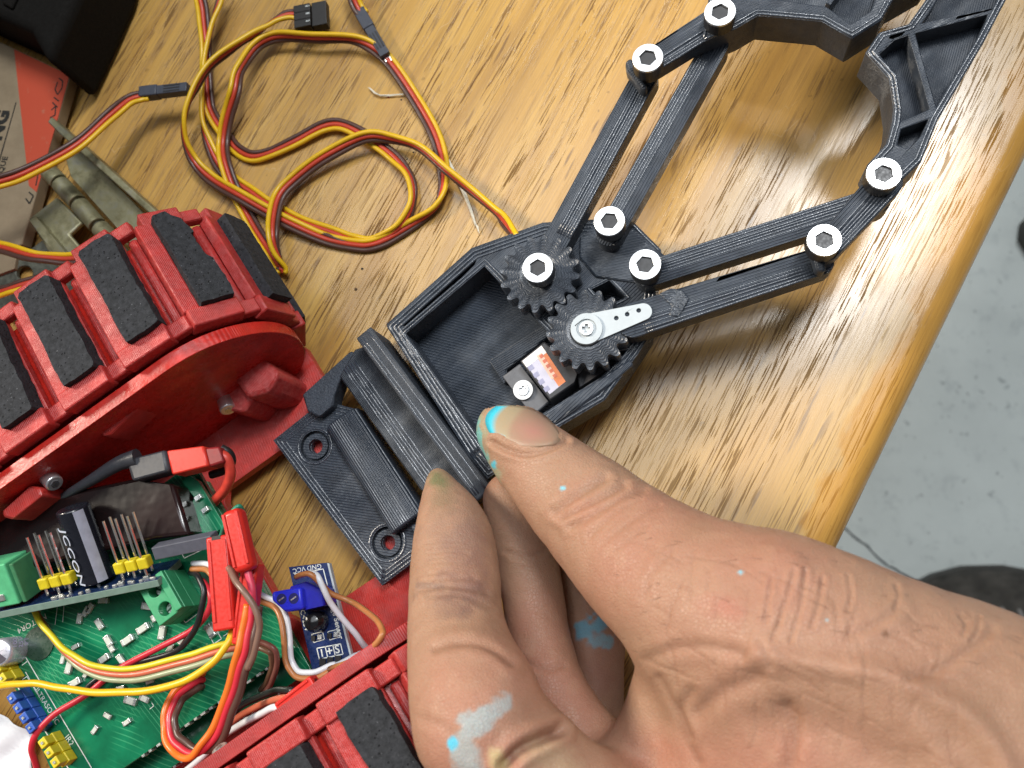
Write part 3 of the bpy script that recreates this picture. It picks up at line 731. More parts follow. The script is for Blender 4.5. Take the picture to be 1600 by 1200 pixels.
# castellated solder pads along the front edges of both boards
for zz, bb, x0, x1 in ((PZ - .155, 3.03, -12.2, -8.6), (PZ - 1.055, 2.53, -13.4, -8.8)):
    k = 0; x = x0
    while x < x1:
        w_ = random.uniform(.05, .13)
        mm = MB().box(tuple(R3(x, bb, zz + .08)), (w_, .05, .175), m=RM)
        wb(mm, 'edge_pad', TIN, pcb); x += w_ + random.uniform(.06, .16)
post = MB()
for x in (-13.6, -12.4, -11.2, -10.0, -8.8): post.cyl(R3(x, 3.5, PZ - .9), R3(x, 3.5, PZ - .15), .14, 10)
wb(post, 'spacer_row', plain('spacer_dark', (.05, .045, .04), .6), pcb)
def silk(pts, z, wpx=1.0, parent=pcb, name='silk_line'):
    m = MB()
    for (a, b) in zip(pts[:-1], pts[1:]):
        A = Vector(W(*a, z)); B_ = Vector(W(*b, z)); d = (B_ - A).normalized(); s = Vector((-d.y, d.x, 0)) * (.0085 * wpx)
        m.add([A - s, B_ - s, B_ + s, A + s], [(0, 1, 2, 3)]); 
    return wb(m, name, SILK, parent)
zs = PZ + .005
silk([(10, 1045), (128, 1235)], zs, 1.6); silk([(40, 1027), (143, 1200)], zs, 1.3)
silk([(40, 1050), (60, 1085)], zs); silk([(35, 1062), (42, 1057), (62, 1090)], zs)
silk([(279, 857), (288, 872), (318, 858)], zs, 1.2); silk([(276, 957), (290, 973), (318, 952)], zs, 1.2)
silk([(60, 1028), (84, 1008)], zs, 1.2); silk([(14, 1015), (0, 1026)], zs, 1.2); silk([(234, 1108), (240, 1103), (237, 1098)], zs); silk([(90, 945), (86, 976)], zs)
silk([(100, 945), (98, 972)], zs); silk([(320, 978), (331, 972), (346, 998), (334, 1006), (320, 978)], zs, 1.2)
silk([(103, 1080), (108, 1085), (112, 1082)], zs); silk([(105, 1183), (115, 1190), (113, 1180)], zs)
def wtext(body, u, v, u2, v2, z, hpx, mat=SILK, parent=pcb, name='printed_text', bold=.0, depth=.001, align='CENTER'):
    """lettering centred at (u, v), reading towards (u2, v2), lying on a level surface at height z"""
    A = Vector(W(u, v, z)); B_ = Vector(W(u2, v2, z)); ex = (B_ - A).normalized()
    pxcm = 1300 / (CAM_H - z)
    m = frame(ex, (0, 0, 1)).to_4x4(); m.translation = A
    mi = parent.matrix_basis.copy(); mi.translation = mi.translation / S
    return text(name, body, hpx / pxcm * 1.35, mat, parent, mi.inverted() @ m, depth, align, bold=bold)
wtext('IR1', 35, 1031, 42, 1045, zs, 12); wtext('ULTRASONIC', 72, 1101, 86, 1124, zs, 9); wtext('IR2', 108, 1157, 116, 1170, zs, 10)
wtext('MOTOR4', 50, 974, 30, 985, zs, 10); wtext('J2', 340, 945, 346, 958, zs, 10); wtext('1', 352, 992, 358, 1003, zs, 9)
# surface-mount parts: (u, v, angle in the picture, size)
smd_proto = None
smds = [(137, 955, 60, 1), (127, 966, 80, 1), (143, 950, 60, 1), (164, 938, 0, 1.0), (158, 975, -58, 1.1), (172, 1001, -58, 1.1), (191, 1030, -55, 1), (165, 1029, 35, 1.15),
        (234, 947, -8, 1.25), (250, 962, 33, 1.35), (226, 982, 35, 1.25), (202, 1000, 35, 1.25), (256, 988, 80, 1.25), (111, 1042, 75, 1.2), (120, 1066, 30, 1.2), (137, 1052, 60, .8),
        (207, 1094, -18, 1.25), (228, 1091, -25, 1), (241, 1034, 18, 1.35), (236, 1064, 20, .8), (331, 985, -60, 1.3), (346, 968, -50, 1), (176, 1012, -58, .9), (120, 1010, 30, .8), (100, 1030, 75, .8), (215, 1040, 35, .9), (190, 1075, 15, .8), (268, 1012, 60, .9), (285, 1000, 60, .8), (300, 985, 35, .9), (170, 1118, -30, .8), (150, 1140, 55, .8), (200, 1128, 35, .8), (330, 1030, 35, 1.0), (318, 1045, 35, .8), (360, 1010, -50, .9), (375, 985, -50, .9)]
for (u, v, a, sc_) in smds:
    A = Vector(W(u, v, PZ)); dd = Vector(W(u + 10 * math.cos(math.radians(a)), v - 10 * math.sin(math.radians(a)), PZ)) - A
    Mx = frame(dd, (0, 0, 1)).to_4x4(); Mx.translation = A * S
    loc = pcb.matrix_basis.inverted() @ Mx @ Matrix.Scale(sc_, 4)
    if smd_proto is None:
        o = MB().box((0, 0, .05), (.16, .125, .08)).build('chip_resistor', CERA, pcb, .012); smd_proto = o
        for sx_ in (-1, 1): MB().box((sx_ * .095, 0, .045), (.07, .135, .09)).build('solder_cap', TIN, o, .015)
    else:
        o = smd_proto.copy(); COL.objects.link(o); o.parent = pcb
        for ch in smd_proto.children: d2 = ch.copy(); COL.objects.link(d2); d2.parent = o
    o.matrix_local = loc
# yellow and blue pin sockets on the left edge
YEL = plain('header_yellow', (.62, .50, .015), .42, bumpy=.01); BLU = plain('header_blue', (.02, .09, .42), .42, bumpy=.01)
def socket_row(u0, v0, u1, v1, n, mat, w=.25, h=.55, name='pin_socket'):
    A = Vector(W(u0, v0, PZ)); B_ = Vector(W(u1, v1, PZ)); d = (B_ - A) / n; ex = d.normalized()
    Mx = frame(ex, (0, 0, 1)); L = d.length
    m = MB(); pins = MB()
    for k in range(n):
        cc = A + d * (k + .5)
        m.box(cc + Vector((0, 0, h * .26)), (L * .97, w, h * .52), m=Mx)
        m.box(cc + Vector((0, 0, h * .74)) + Mx @ Vector((0, .0, 0)), (L * .78, w * .8, h * .52), m=Mx)
    o = wb(m, name, mat, pcb, .02)
    for k in range(n): pins.box(A + d * (k + .5) + Vector((0, 0, h + .0)), (.06, .06, .06), m=Mx)
    wb(pins, 'contact', TIN, pcb)
socket_row(8, 1022, 34, 1062, 3, YEL); socket_row(40, 1078, 78, 1138, 4, BLU); socket_row(88, 1146, 116, 1190, 3, YEL)
# round can capacitor
A = Vector(W(26, 1016, PZ)); m = MB().lathe([(.33, 0), (.33, .50), (.29, .56), (.27, .57)], 28, A); can = wb(m, 'can_capacitor', plain('can_aluminium', (.62, .62, .70), .3, .6), pcb, 0, 2, True)
hm = []
for k in range(15): a = math.radians(150 + 180 * k / 14); hm.append((A.x + .262 * math.cos(a), A.y + .262 * math.sin(a)))
wb(MB().prism(hm, PZ + .571, PZ + .575), 'can_stripe', plain('can_ink', (.035, .03, .05), .4), pcb)
wtext('100\n25V\nVT', 33, 1003, 33, 990, PZ + .577, 8, plain('can_ink2', (.09, .08, .16), .4))
wb(MB().lathe([(.40, 0), (.40, .04)], 28, Vector(W(62, 1005, PZ))), 'buzzer_base', plain('buzzer_green', (.02, .05, .03), .3), pcb)
# green screw terminals
GRT = plain('terminal_green', (.035, .30, .13), .42, var=.08); GRD = plain('terminal_pit', (.012, .05, .025), .6)
def terminal(parent, base, ex, ez, n, w, d, h, mat, pit, name='screw_terminal'):
    """n-way block: ex along the ways, ez up; screw wells on top, wire openings in front"""
    Mx = frame(ex, ez); base = Vector(base); hole = []
    body = MB(); r = min(w, d) * .32
    holes = [circle(((k - (n - 1) / 2) * w, -d * .08), r, 18) for k in range(n)]
    body.prism([(-n * w / 2, -d / 2), (n * w / 2, -d / 2), (n * w / 2, d / 2), (-n * w / 2, d / 2)], h * .55, h, holes)
    body.box((0, 0, h * .275), (n * w, d, h * .55))
    for k in range(n): body.box(((k - (n - 1) / 2) * w, -d / 2 - .0, h * .28), (w * .62, .05, h * .36))
    body.box((0, d * .36, h + .06), (n * w, d * .24, .12))
    body.v = [tuple(base + Mx @ Vector(p)) for p in body.v]
    o = wb(body, name, mat, parent, .02)
    for k in range(n):
        cpt = base + Mx @ Vector(((k - (n - 1) / 2) * w, -d * .08, h * .60)); sm = MB().lathe([(r * .85, 0), (r * .85, .06), (r * .7, .09)], 16, cpt, Mx)
        sm.v = sm.v; s_ = wb(sm, 'terminal_screw', TIN, parent, 0)
        m2 = MB().box(cpt + Mx @ Vector((0, 0, .095)), (r * 1.5, r * .22, .02), m=Mx @ Matrix.Rotation(.7 + k, 3, 'Z')); wb(m2, 'screw_slot', GRD, parent)
    return o
A = Vector(W(268, 922, PZ)); B_ = Vector(W(284, 950, PZ))
terminal(pcb, W(285, 932, PZ), B_ - A, (0, 0, 1), 2, .50, .75, .85, GRT, GRD)
# second small driver board at the upper end, with two light components
drv = thing('driver_board', 'small green driver board with two bright chips, tucked beside the dark battery', 'circuit board', tuple(W(315, 795, 2.9)))
wb(MB().prism([tuple(W(u, v, 3.0))[:2] for u, v in [(283, 752), (296, 743), (310, 752), (352, 822), (330, 836), (296, 838), (290, 800), (304, 778)]], 2.84, 3.0), 'board', PCB, drv, .012)
for u, v in ((312, 778), (323, 797)):
    o = MB().box((0, 0, .05), (.17, .12, .1)); o.v = [tuple(Vector(W(u, v, 3.0)) + RM @ Vector(p)) for p in o.v]; wb(o, 'chip', TIN, drv, .01)
# dark battery pack with its plug
q = N('battery_wrap'); c = q.coord(); q.set(Base_Color=q.ramp(q.noise(c, .5, 3), [(.4, (.008, .005, .005)), (.65, (.018, .007, .007))]), Roughness=.20, Normal=q.bump(q.noise(c, .8, 3), .5, .05)); BATM = q.m
bat = thing('battery_pack', 'glossy near black battery pack lying across the green board', 'battery', tuple(W(140, 815, 3.0)))
bt = [tuple(W(u, v, 3.6))[:2] for u, v in [(272, 757), (296, 836), (240, 842), (110, 872), (-20, 905), (-220, 960), (-270, 900), (-100, 830), (30, 795), (120, 766), (205, 748)]]
wb(MB().prism(bt, 2.85, 3.6), 'wrap', BATM, bat, .10, 3, True)
HS = plain('heat_shrink', (.040, .042, .050), .42)
def hull_tube(pts, r, name, mat, parent, n=10): return wb(MB().tube(pts, r, n), name, mat, parent, 0, 2, True)
ps = spline([tuple(W(u, v, z)) for u, v, z in ((95, 778, 3.5), (140, 752, 3.7), (185, 725, 3.8), (215, 715, 3.8))], 6)
hull_tube(ps, list(np.linspace(.09, .22, len(ps))), 'lead_sleeve', HS, bat)
def obox(parent, name, mat, pl, z0, z1, bevel=.03): return wb(MB().prism([tuple(W(u, v, z1))[:2] for u, v in pl], z0, z1), name, mat, parent, bevel, 2, True)
obox(bat, 'plug_sleeve', HS, [(195, 718), (258, 702), (264, 736), (205, 752)], 3.35, 3.9, .08)
RPL = plain('plug_red', (.58, .030, .016), .38)
obox(bat, 'plug', RPL, [(259, 704), (318, 696), (326, 728), (268, 742)], 3.3, 3.85, .05)
obox(bat, 'plug_mate', plain('plug_maroon', (.22, .012, .014), .45), [(319, 700), (342, 697), (350, 722), (326, 730)], 3.35, 3.8, .05)
hull_tube(spline([tuple(W(u, v, z)) for u, v, z in ((338, 708, 3.6), (354, 716, 3.6), (360, 740, 3.4), (352, 764, 3.1), (336, 782, 2.7), (322, 796, 2.2))], 8), .12, 'red_lead', plain('silicone_red', (.60, .055, .035), .4), bat, 10)
hull_tube(spline([tuple(W(u, v, z)) for u, v, z in ((345, 700, 3.5), (358, 708, 3.4), (362, 722, 3.2), (350, 735, 2.9), (330, 742, 2.8))], 6), .10, 'black_lead', plain('silicone_black', (.012, .012, .013), .45), bat, 10)
# voltage regulator board standing on its edge behind the main board, parts facing away
mod = thing('regulator_module', 'navy module standing on edge with black capacitor and yellow pin headers, above the green board', 'circuit board', tuple(W(125, 930, 3.0)))
NAVY = plain('board_navy', (.012, .028, .085), .3, var=.3)
e0 = Vector(W(-40, 964, 3.75)); e1 = Vector(W(246, 906, 3.75)); ex = (e1 - e0).normalized()
ny = Vector((-ex.y, ex.x, 0)); nn = (ny * .90 + Vector((0, 0, .42))).normalized(); dn = ex.cross(nn)
if dn.z > 0: dn = -dn
L = (e1 - e0).length
MX = Matrix((ex, -dn, nn)).transposed() if ex.cross(-dn).dot(nn) > 0 else Matrix((ex, dn, nn)).transposed()
up_s = 1 if (MX @ Vector((0, 1, 0))).z > 0 else -1
def mp_(x, y, n): return e0 + ex * x + (-dn) * (-y) + nn * n     # x along the edge, y down the board, n off its face
def mbox(name, mat, x, y, n, sx, sy, sn, bevel=.01, parent=mod): return wb(MB().box(mp_(x, y, n), (sx, sy, sn), m=MX), name, mat, parent, bevel)
mbox('board', plain('board_grey_green', (.16, .24, .20), .5), L / 2, .55, -.08, L, 1.1, .16)
mbox('solder_mask', NAVY, L / 2, .56, .005, L - .03, 1.1, .012, 0)
pxm = L / 286.0
def mx(u): return (u + 40) * pxm
GOLD = plain('pin_metal', (.82, .80, .74), .16, .95, var=.04)
for u0 in (60, 178):
    for k in range(3):
        x = mx(u0 + 18 * k + 14)
        mbox('pin_header', YEL, x, .22, .40, .25, .25, .26, .03)
        for yy in (.16, .42):
            wb(MB().cyl(mp_(x - .02, yy, .1), mp_(x + .0, yy, 1.55), .032, 6), 'header_pin', GOLD, mod)
cx_ = mx(142)
o = wb(MB().cyl(mp_(cx_, .45, .12), mp_(cx_, .45, 1.95), .36, 28), 'capacitor', plain('cap_sleeve', (.010, .011, .017), .22), mod, .05, 3, True)
m = MB(); vs = []; fs = []
for k in range(9):                                             # the pale polarity stripe down its side
    a = math.radians(22 + 38 * k / 8)
    for n_ in (.16, 1.90): vs.append(mp_(cx_ + .364 * math.cos(a), .45 - .364 * math.sin(a), n_))
m.add(vs, [(2 * i, 2 * i + 1, 2 * i + 3, 2 * i + 2) for i in range(8)]); wb(m, 'polarity_stripe', plain('cap_stripe', (.34, .35, .42), .4), o)
tm = frame(-nn, (ex * -.55 + (-dn) * .84)).to_4x4(); tm.translation = mp_(cx_ - .20, .45 - .31, .85)
mi = mod.matrix_basis.copy(); mi.translation /= S
text('printed_text', 'JCCON', .42, plain('cap_ink', (.55, .60, .72), .4), mod, mi.inverted() @ tm, .004)
for k in range(26):
    x = random.uniform(mx(50), mx(245)); mbox('solder_joint', TIN, x, random.uniform(.03, .3), .03, random.uniform(.04, .14), random.uniform(.04, .1), random.uniform(.05, .14), .02)
mbox('long_header', plain('header_grey', (.085, .09, .115), .5), mx(290), .35, .55, 1.45, .35, .30, .02)
# big green terminal at its left end
GT2 = plain('terminal_mint', (.10, .46, .22), .4)
mbox('screw_terminal', GT2, mx(14), .35, .62, .80, .85, 1.0, .03); mbox('terminal_screw', TIN, mx(12), -.08, .35, .30, .06, .16, .02)
mbox('terminal_cover', plain('terminal_side', (.05, .20, .09), .45), mx(46), .35, .60, .10, .80, .95, .02)
# voltage sensor board with its blue terminal
sen = thing('voltage_sensor', 'navy sensor board with blue screw terminal and white lettering, beside the red track', 'sensor board', tuple(W(500, 960, 2.2)))
SZ = 2.3
sp_ = [(451, 886), (511, 879), (549, 1034), (489, 1052)]
wb(MB().prism([tuple(W(u, v, SZ))[:2] for u, v in sp_], SZ - .16, SZ), 'board', plain('board_blue', (.010, .026, .105), .28, var=.2), sen, .012)
ed = wb(MB().prism([tuple(W(u, v, SZ + .004))[:2] for u, v in [(511, 880), (514, 880), (551, 1032), (547, 1034)]], SZ - .15, SZ - .001), 'board_edge', plain('edge_silver', (.45, .50, .52), .4), sen)
def stext(b, u, v, u2, v2, hh, **k): return wtext(b, u, v, u2, v2, SZ + .004, hh, parent=sen, **k)
stext('VCC', 467, 890, 455, 893, 8); stext('GND', 491, 886, 479, 888, 8); stext('Voltage Sensor', 524, 962, 532, 995, 8.5, bold=.004); stext('VCC<25V', 474, 962, 481, 992, 8.5)
stext('S', 527, 1015, 539, 1012, 13, bold=.004); stext('+', 515, 1018, 527, 1015, 14, bold=.004); stext('I', 503, 1021, 515, 1018, 12, bold=.004)
silk([(495, 1013), (532, 1006), (536, 1022), (499, 1030), (495, 1013)], SZ + .005, 1.3, sen); silk([(508, 1010), (512, 1027)], SZ + .005, 1.3, sen); silk([(520, 1008), (524, 1025)], SZ + .005, 1.3, sen)
silk([(460, 897), (505, 889), (513, 920)], SZ + .005, 1.3, sen)
for u, v in ((496, 996), (521, 992)):
    silk([(u - 9, v - 5), (u + 8, v - 9), (u + 11, v + 3), (u - 6, v + 8), (u - 9, v - 5)], SZ + .005, 1.0, sen)
    for s_, mt in ((-5, BRK), (5, TIN)):
        mm = MB().box((0, 0, .04), (.10, .12, .08)); A = Vector(W(u + s_, v - s_ * .2, SZ)); mm.v = [tuple(A + Vector(p)) for p in mm.v]; wb(mm, 'chip_resistor', mt, sen, .012)
for k in range(3):
    A = Vector(W(505 + 12 * k, 1034 - 2 * k, SZ)); mm = MB().box((0, 0, .03), (.15, .16, .06)); mm.v = [tuple(A + Vector(p)) for p in mm.v]; wb(mm, 'header_stub', BRK, sen, .01)
A = Vector(W(501, 970, SZ)); bz = wb(MB().lathe([(.20, 0), (.23, .1), (.23, .40), (.17, .55), (.05, .60)], 24, A), 'black_screw', plain('black_gloss', (.012, .012, .013), .16), sen, 0, 2, True)
BT = plain('terminal_blue', (.012, .014, .40), .38, var=.1)
A = Vector(W(446, 936, SZ)); B_ = Vector(W(488, 926, SZ))
def gb_(pl, z0, z1, mat, nm, bev=.04): return wb(MB().prism([tuple(W(u, v, z1))[:2] for u, v in pl], z0, z1), nm, mat, sen, bev, 2, True)
gb_([(452, 917), (478, 908), (504, 922), (508, 946), (474, 954), (455, 948)], SZ, SZ + .75, BT, 'screw_terminal')
gb_([(424, 925), (470, 917), (474, 952), (446, 957), (424, 938)], SZ + .1, SZ + .95, plain('terminal_blue_front', (.02, .03, .62), .35, var=.1), 'screw_terminal', .06)
for u, v in ((440, 936), (459, 935)):
    A = Vector(W(u, v, SZ + .95)); wb(MB().lathe([(.12, -.02), (.12, .004)], 16, A), 'terminal_well', plain('well_blue', (.008, .01, .12), .5), sen); wb(MB().box(A + Vector((0, 0, .012)), (.14, .03, .014), rz=.6), 'screw_slot', TIN, sen)
# ------------------------------------------------------------------ servo cables and loose wires
def wire_mat(name, col): return plain('wire_' + name, col, .36, var=.06, scale=2, Specular_IOR_Level=.5)
WY, WR, WB_, WO = wire_mat('yellow', (.74, .45, .012)), wire_mat('red', (.52, .052, .024)), wire_mat('brown', (.085, .040, .030)), wire_mat('orange', (.74, .16, .018))
WK, WW, WS, WG = wire_mat('black', (.012, .012, .014)), wire_mat('white', (.68, .70, .74)), wire_mat('salmon', (.55, .13, .07)), wire_mat('sage', (.30, .34, .20))
WT, WC, WLY = wire_mat('tan', (.42, .165, .055)), wire_mat('crimson', (.56, .025, .045)), wire_mat('lemon', (.62, .52, .02))
GREYC = plain('connector_grey', (.050, .056, .075), .45); BLKC = plain('connector_black', (.016, .014, .013), .5)
def ribbon(t, pts, mats, gap=.132, r=.072, n=7, names=None):
    """wires side by side along (u, v, height, roll): roll 0 lies flat with the first wire on the right hand, 90 stands on edge"""
    P = np.array([np.append(W(u, v, z), roll) for u, v, z, roll in pts]); Q = spline(P, n)
    kk = np.random.RandomState(int(abs(pts[0][0] * 3 + pts[-1][1])) % 9999); ph = np.arange(len(Q)) * .30
    for ax_, am in ((0, .011), (1, .011), (2, .006), (3, 6.0)): Q[:, ax_] += am * (np.sin(ph * kk.uniform(.6, 1.1) + kk.uniform(0, 6)) + .6 * np.sin(ph * kk.uniform(1.6, 2.6) + kk.uniform(0, 6)))
    C = Q[:, :3]; T = np.gradient(C, axis=0); T /= np.linalg.norm(T, axis=1)[:, None] + 1e-9
    sd = np.cross(T, [0, 0, 1.0]); sd /= np.linalg.norm(sd, axis=1)[:, None] + 1e-9; up = np.cross(sd, T)
    a = np.radians(Q[:, 3])[:, None]; off = sd * np.cos(a) + up * np.sin(a); k0 = (len(mats) - 1) / 2
    for k, m in enumerate(mats):
        c = C + off * ((k0 - k) * gap); c[:, 2] = np.maximum(c[:, 2], r + .004)
        wb(MB().tube([tuple(p) for p in c], r, 8), 'wire', m, t, 0, 2, True, ang=180)
def zoom2(pts): return [(250 + x / 2.6667, y / 2.6667, z, ro) for x, y, z, ro in pts]
YRB = [WY, WR, WB_]
t = thing('servo_cable', 'long yellow red and brown cable looping from black plug round to the gripper', 'cable', tuple(W(300, 200, .1)), group='servo cables')
ribbon(t, zoom2([(1500, 1000, 1.3, 85), (1440, 925, .9, 60), (1400, 880, .7, 70), (1290, 790, .55, 75), (1180, 695, .62, 75), (1075, 612, .5, 75), (960, 575, .45, 70), (845, 572, .55, 60), (700, 645, .45, 30), (575, 735, .35, 25), (500, 810, .40, 30), (472, 900, .6, 35), (468, 985, .7, 60), (490, 1060, .5, 90), (512, 1118, .3, 140),
                 (506, 1128, .3, 180)]), YRB)
ribbon(t, zoom2([(506, 1128, .3, 180), (478, 1085, .22, 190), (425, 995, .12, 185), (355, 880, .12, 165), (300, 770, .30, 160), (272, 680, .38, 170), (264, 585, .3, 175), (282, 480, .55, 150), (312, 375, .85, 130), (335, 285, .8, 110), (400, 195, .6, 110), (480, 153, .5, 110), (640, 155, .5, 100), (800, 163, .45, 110), (905, 212, .3, 160), (985, 290, .2, 180), (1062, 410, .12, 185), (1130, 530, .12, 185), (1172, 640, .14, 178), (1182, 740, .2, 150), (1165, 830, .25, 120),
                 (1115, 895, .2, 90), (1000, 965, .14, 40), (900, 1015, .12, 10), (820, 1022, .12, 8), (700, 998, .12, 0), (530, 925, .28, 5), (440, 878, .33, 12), (330, 815, .40, 12), (215, 745, .35, 10), (145, 675, .45, 25), (108, 590, .75, 40), (100, 495, 1.05, 60), (128, 400, 1.15, 70), (195, 290, 1.05, 75), (300, 198, .9, 75), (400, 135, .75, 70), (470, 92, .7, 40), (535, 62, .65, 10), (575, 62, .6, 0)]), YRB)
m = MB()
A = Vector(W(482, 28, .55)); ex = (Vector(W(512, 22, .55)) - A).normalized(); MX2 = frame(ex, (0, 0, 1))
body = MB()
for k in range(3): body.box(A + MX2 @ Vector((-.14, (k - 1) * .255, 0)), (.52, .25, .34), m=MX2)
body.box(A + MX2 @ Vector((.38, 0, -.02)), (.46, .80, .28), m=MX2)
wb(body, 'plug', BLKC, t, .02)
for k in range(3): wb(MB().box(A + MX2 @ Vector((.05, (k - 1) * .255 + .02, .165)), (.13, .05, .03), m=MX2), 'contact', TIN, t)
t = thing('servo_cable', 'second yellow red and brown cable loop coming from the top edge, lying underneath', 'cable', tuple(W(345, 150, .1)), group='servo cables')
ribbon(t, zoom2([(262, -60, .7, 150), (246, 10, .65, 150), (212, 115, .6, 130), (188, 245, .55, 110), (178, 400, .5, 110), (178, 500, .4, 120), (202, 600, .25, 150), (255, 700, .12, 175), (310, 755, .08, 178), (400, 815, .08, 180), (500, 880, .07, 182), (600, 930, .07, 186), (720, 972, .07, 200), (800, 1000, .07, 185), (880, 1010, .08, 150), (975, 965, .2, 120), (1032, 895, .3, 110), (1055, 805, .3, 105), (1030, 715, .26, 120), (960, 640, .2, 165), (850, 565, .2, 178), (760, 525, .2, 178), (690, 525, .2, 185), (560, 588, .18, 182), (450, 640, .14, 180), (368, 652, .12, 182), (312, 615, .10, 190), (262, 545, .14, 165), (215, 470, .2, 150), (195, 390, .3, 130), (190, 210, .5, 120), (182, 80, .6, 150), (168, -10, .7, 175), (160, -70, .7, 180)]), YRB)
def conn(t, u0, v0, u1, v1, z, w, h, mat, pins=True, nose=.45, z1=None):
    """dupont housing: block, narrower nose with a slit, on a level axis"""
    A = Vector(W(u0, v0, z)); B_ = Vector(W(u1, v1, z if z1 is None else z1)); d = B_ - A; L = d.length; Mx = frame(d, (0, 0, 1))
    m = MB().box(A + Mx @ Vector((L * (1 - nose) / 2, 0, 0)), (L * (1 - nose), w, h), m=Mx); wb(m, 'housing', mat, t, .03, 2, True)
    m = MB().box(A + Mx @ Vector((L * (1 - nose / 2) - .01, 0, -.01)), (L * nose + .02, w * .86, h * .84), m=Mx); wb(m, 'nose', mat, t, .02, 2, True)
    for k in range(3):
        wb(MB().box(A + Mx @ Vector((L * (1 - nose / 2), (k - 1) * w * .26, h * .41)), (L * nose * .55, w * .10, .012), m=Mx), 'latch_slot', BLKC, t)
t = thing('servo_cable', 'cable with grey plug entering at the top edge right of the black plug', 'cable', tuple(W(580, 55, .1)), group='servo cables')
ribbon(t, [(545, -40, .8, 190), (552, -8, .6, 190), (560, 14, .45, 185), (567, 24, .4, 180)], YRB)
conn(t, 562, 18, 603, 88, .34, .36, .30, GREYC, nose=.6)
pn = MB()
for k in range(3): pn.cyl(W(598 + k * 4, 84 + 2 - k, .3), W(604 + 4 * k, 97 - k, .26), .03, 6)
wb(pn, 'pin_row', GOLD, t)
t = thing('servo_cable', 'three wire cable with grey plug running in from the left edge above the hinge', 'cable', tuple(W(150, 200, .3)), group='servo cables')
ribbon(t, [(-60, 296, 2.6, 150), (0, 284, 2.4, 150), (45, 268, 2.2, 155), (115, 229, 1.9, 160), (170, 183, 1.5, 165), (200, 158, 1.2, 165), (222, 150, 1.0, 175), (232, 148, 1.0, 180)], YRB[::-1])
conn(t, 221, 147, 302, 147, .95, .34, .34, GREYC, nose=.62, z1=.65)
t = thing('servo_cable', 'yellow red and brown cable passing from the left edge behind the red track', 'cable', tuple(W(40, 390, .5)), group='servo cables')
ribbon(t, [(-60, 372, 2.2, 200), (0, 386, 2.2, 200), (50, 400, 2.2, 200), (95, 404, 2.1, 190), (140, 404, 2.0, 180), (200, 430, 1.5, 180)], YRB)
t = thing('servo_cable', 'lowest of the cables at the left edge, showing briefly beside the track', 'cable', tuple(W(10, 455, .5)), group='servo cables')
ribbon(t, [(-60, 476, 1.8, 200), (0, 456, 1.8, 195), (30, 447, 1.8, 190), (80, 432, 1.7, 190)], YRB[::-1])
# wires over the boards: (label, wires, path)
def z5(pts): return [(x / 4, 900 + y / 4, z, ro) for x, y, z, ro in pts]
def z6(pts): return [(250 + x / 4, 800 + y / 4, z, ro) for x, y, z, ro in pts]
def jump(label, mats, pts, r=.062, gap=.118, grp='jumper wires on the robot'):
    t = thing('jumper_wire', label, 'wire', tuple(W(pts[len(pts) // 2][0], pts[len(pts) // 2][1], 2.6)), group=grp); ribbon(t, pts, mats, gap, r); return t
jump('black wire arching from the green screw terminal down across the circuit board', [WK], z5([(1190, -20, 3.0, 0), (1240, 10, 3.4, 0), (1275, 110, 3.5, 0), (1248, 260, 3.4, 0), (1180, 395, 3.2, 0), (1060, 485, 2.95, 0), (800, 550, 2.75, 0), (680, 592, 2.72, 0), (575, 670, 2.72, 0), (520, 740, 2.70, 0)]), .070)
jump('red wire crossing the circuit board diagonally to the lower left edge', [WC], z5([(1260, 30, 3.0, 0), (1318, 110, 3.25, 0), (1300, 220, 3.2, 0), (1200, 335, 3.05, 0), (1010, 445, 2.95, 0), (830, 530, 2.85, 0), (700, 605, 2.82, 0), (540, 745, 2.85, 0), (335, 870, 2.95, 0), (225, 985, 3.0, 0), (200, 1080, 2.9, 0), (225, 1180, 2.6, 0), (260, 1280, 2.3, 0)]), .075)
jump('yellow and salmon ribbon sweeping from under the module to the red connectors', [WLY, WS, WG], z5([(215, 190, 2.85, 60), (240, 260, 2.9, 60), (310, 365, 3.0, 60), (430, 490, 3.1, 50), (560, 575, 3.2, 30), (720, 620, 3.3, 10), (900, 605, 3.4, 0), (1150, 540, 3.5, 0), (1330, 480, 3.55, 10), (1500, 440, 3.5, 20)])[::-1], .068, .13)
jump('thick amber wire running from the left edge to the red connector', [WY], z5([(-120, 710, 3.0, 0), (0, 692, 3.2, 0), (120, 675, 3.4, 0), (250, 672, 3.5, 0), (400, 702, 3.6, 0), (600, 730, 3.75, 0), (800, 728, 3.9, 0), (1000, 700, 4.0, 0), (1180, 640, 4.1, 0), (1330, 545, 4.15, 0), (1415, 440, 4.1, 0), (1450, 350, 4.0, 0), (1455, 300, 3.9, 0)]), .082)
jump('orange red and brown ribbon loop hanging over the front edge of the circuit board', [WO, WC, WB_], z5([(1290, 640, 2.5, 20), (1215, 665, 2.8, 10), (1120, 745, 3.1, 2), (1070, 850, 3.3, 0), (1062, 960, 3.4, 0), (1100, 1050, 3.5, 10), (1180, 1110, 3.65, 50), (1270, 1085, 3.8, 120), (1360, 985, 3.9, 170), (1440, 790, 4.1, 180), (1490, 600, 4.3, 180), (1530, 460, 4.4, 178), (1560, 330, 4.4, 178), (1590, 180, 4.4, 178)]), .078, .145)
jump('single brown wire curving from the front red connector down the ribbon', [wire_mat('taupe', (.20, .115, .085))], z6([(425, 350, 4.3, 0), (440, 375, 4.5, 0), (500, 460, 4.75, 0), (570, 555, 4.8, 0), (610, 660, 4.75, 0), (618, 760, 4.65, 0), (590, 880, 4.55, 0), (550, 980, 4.4, 0)]), .070)
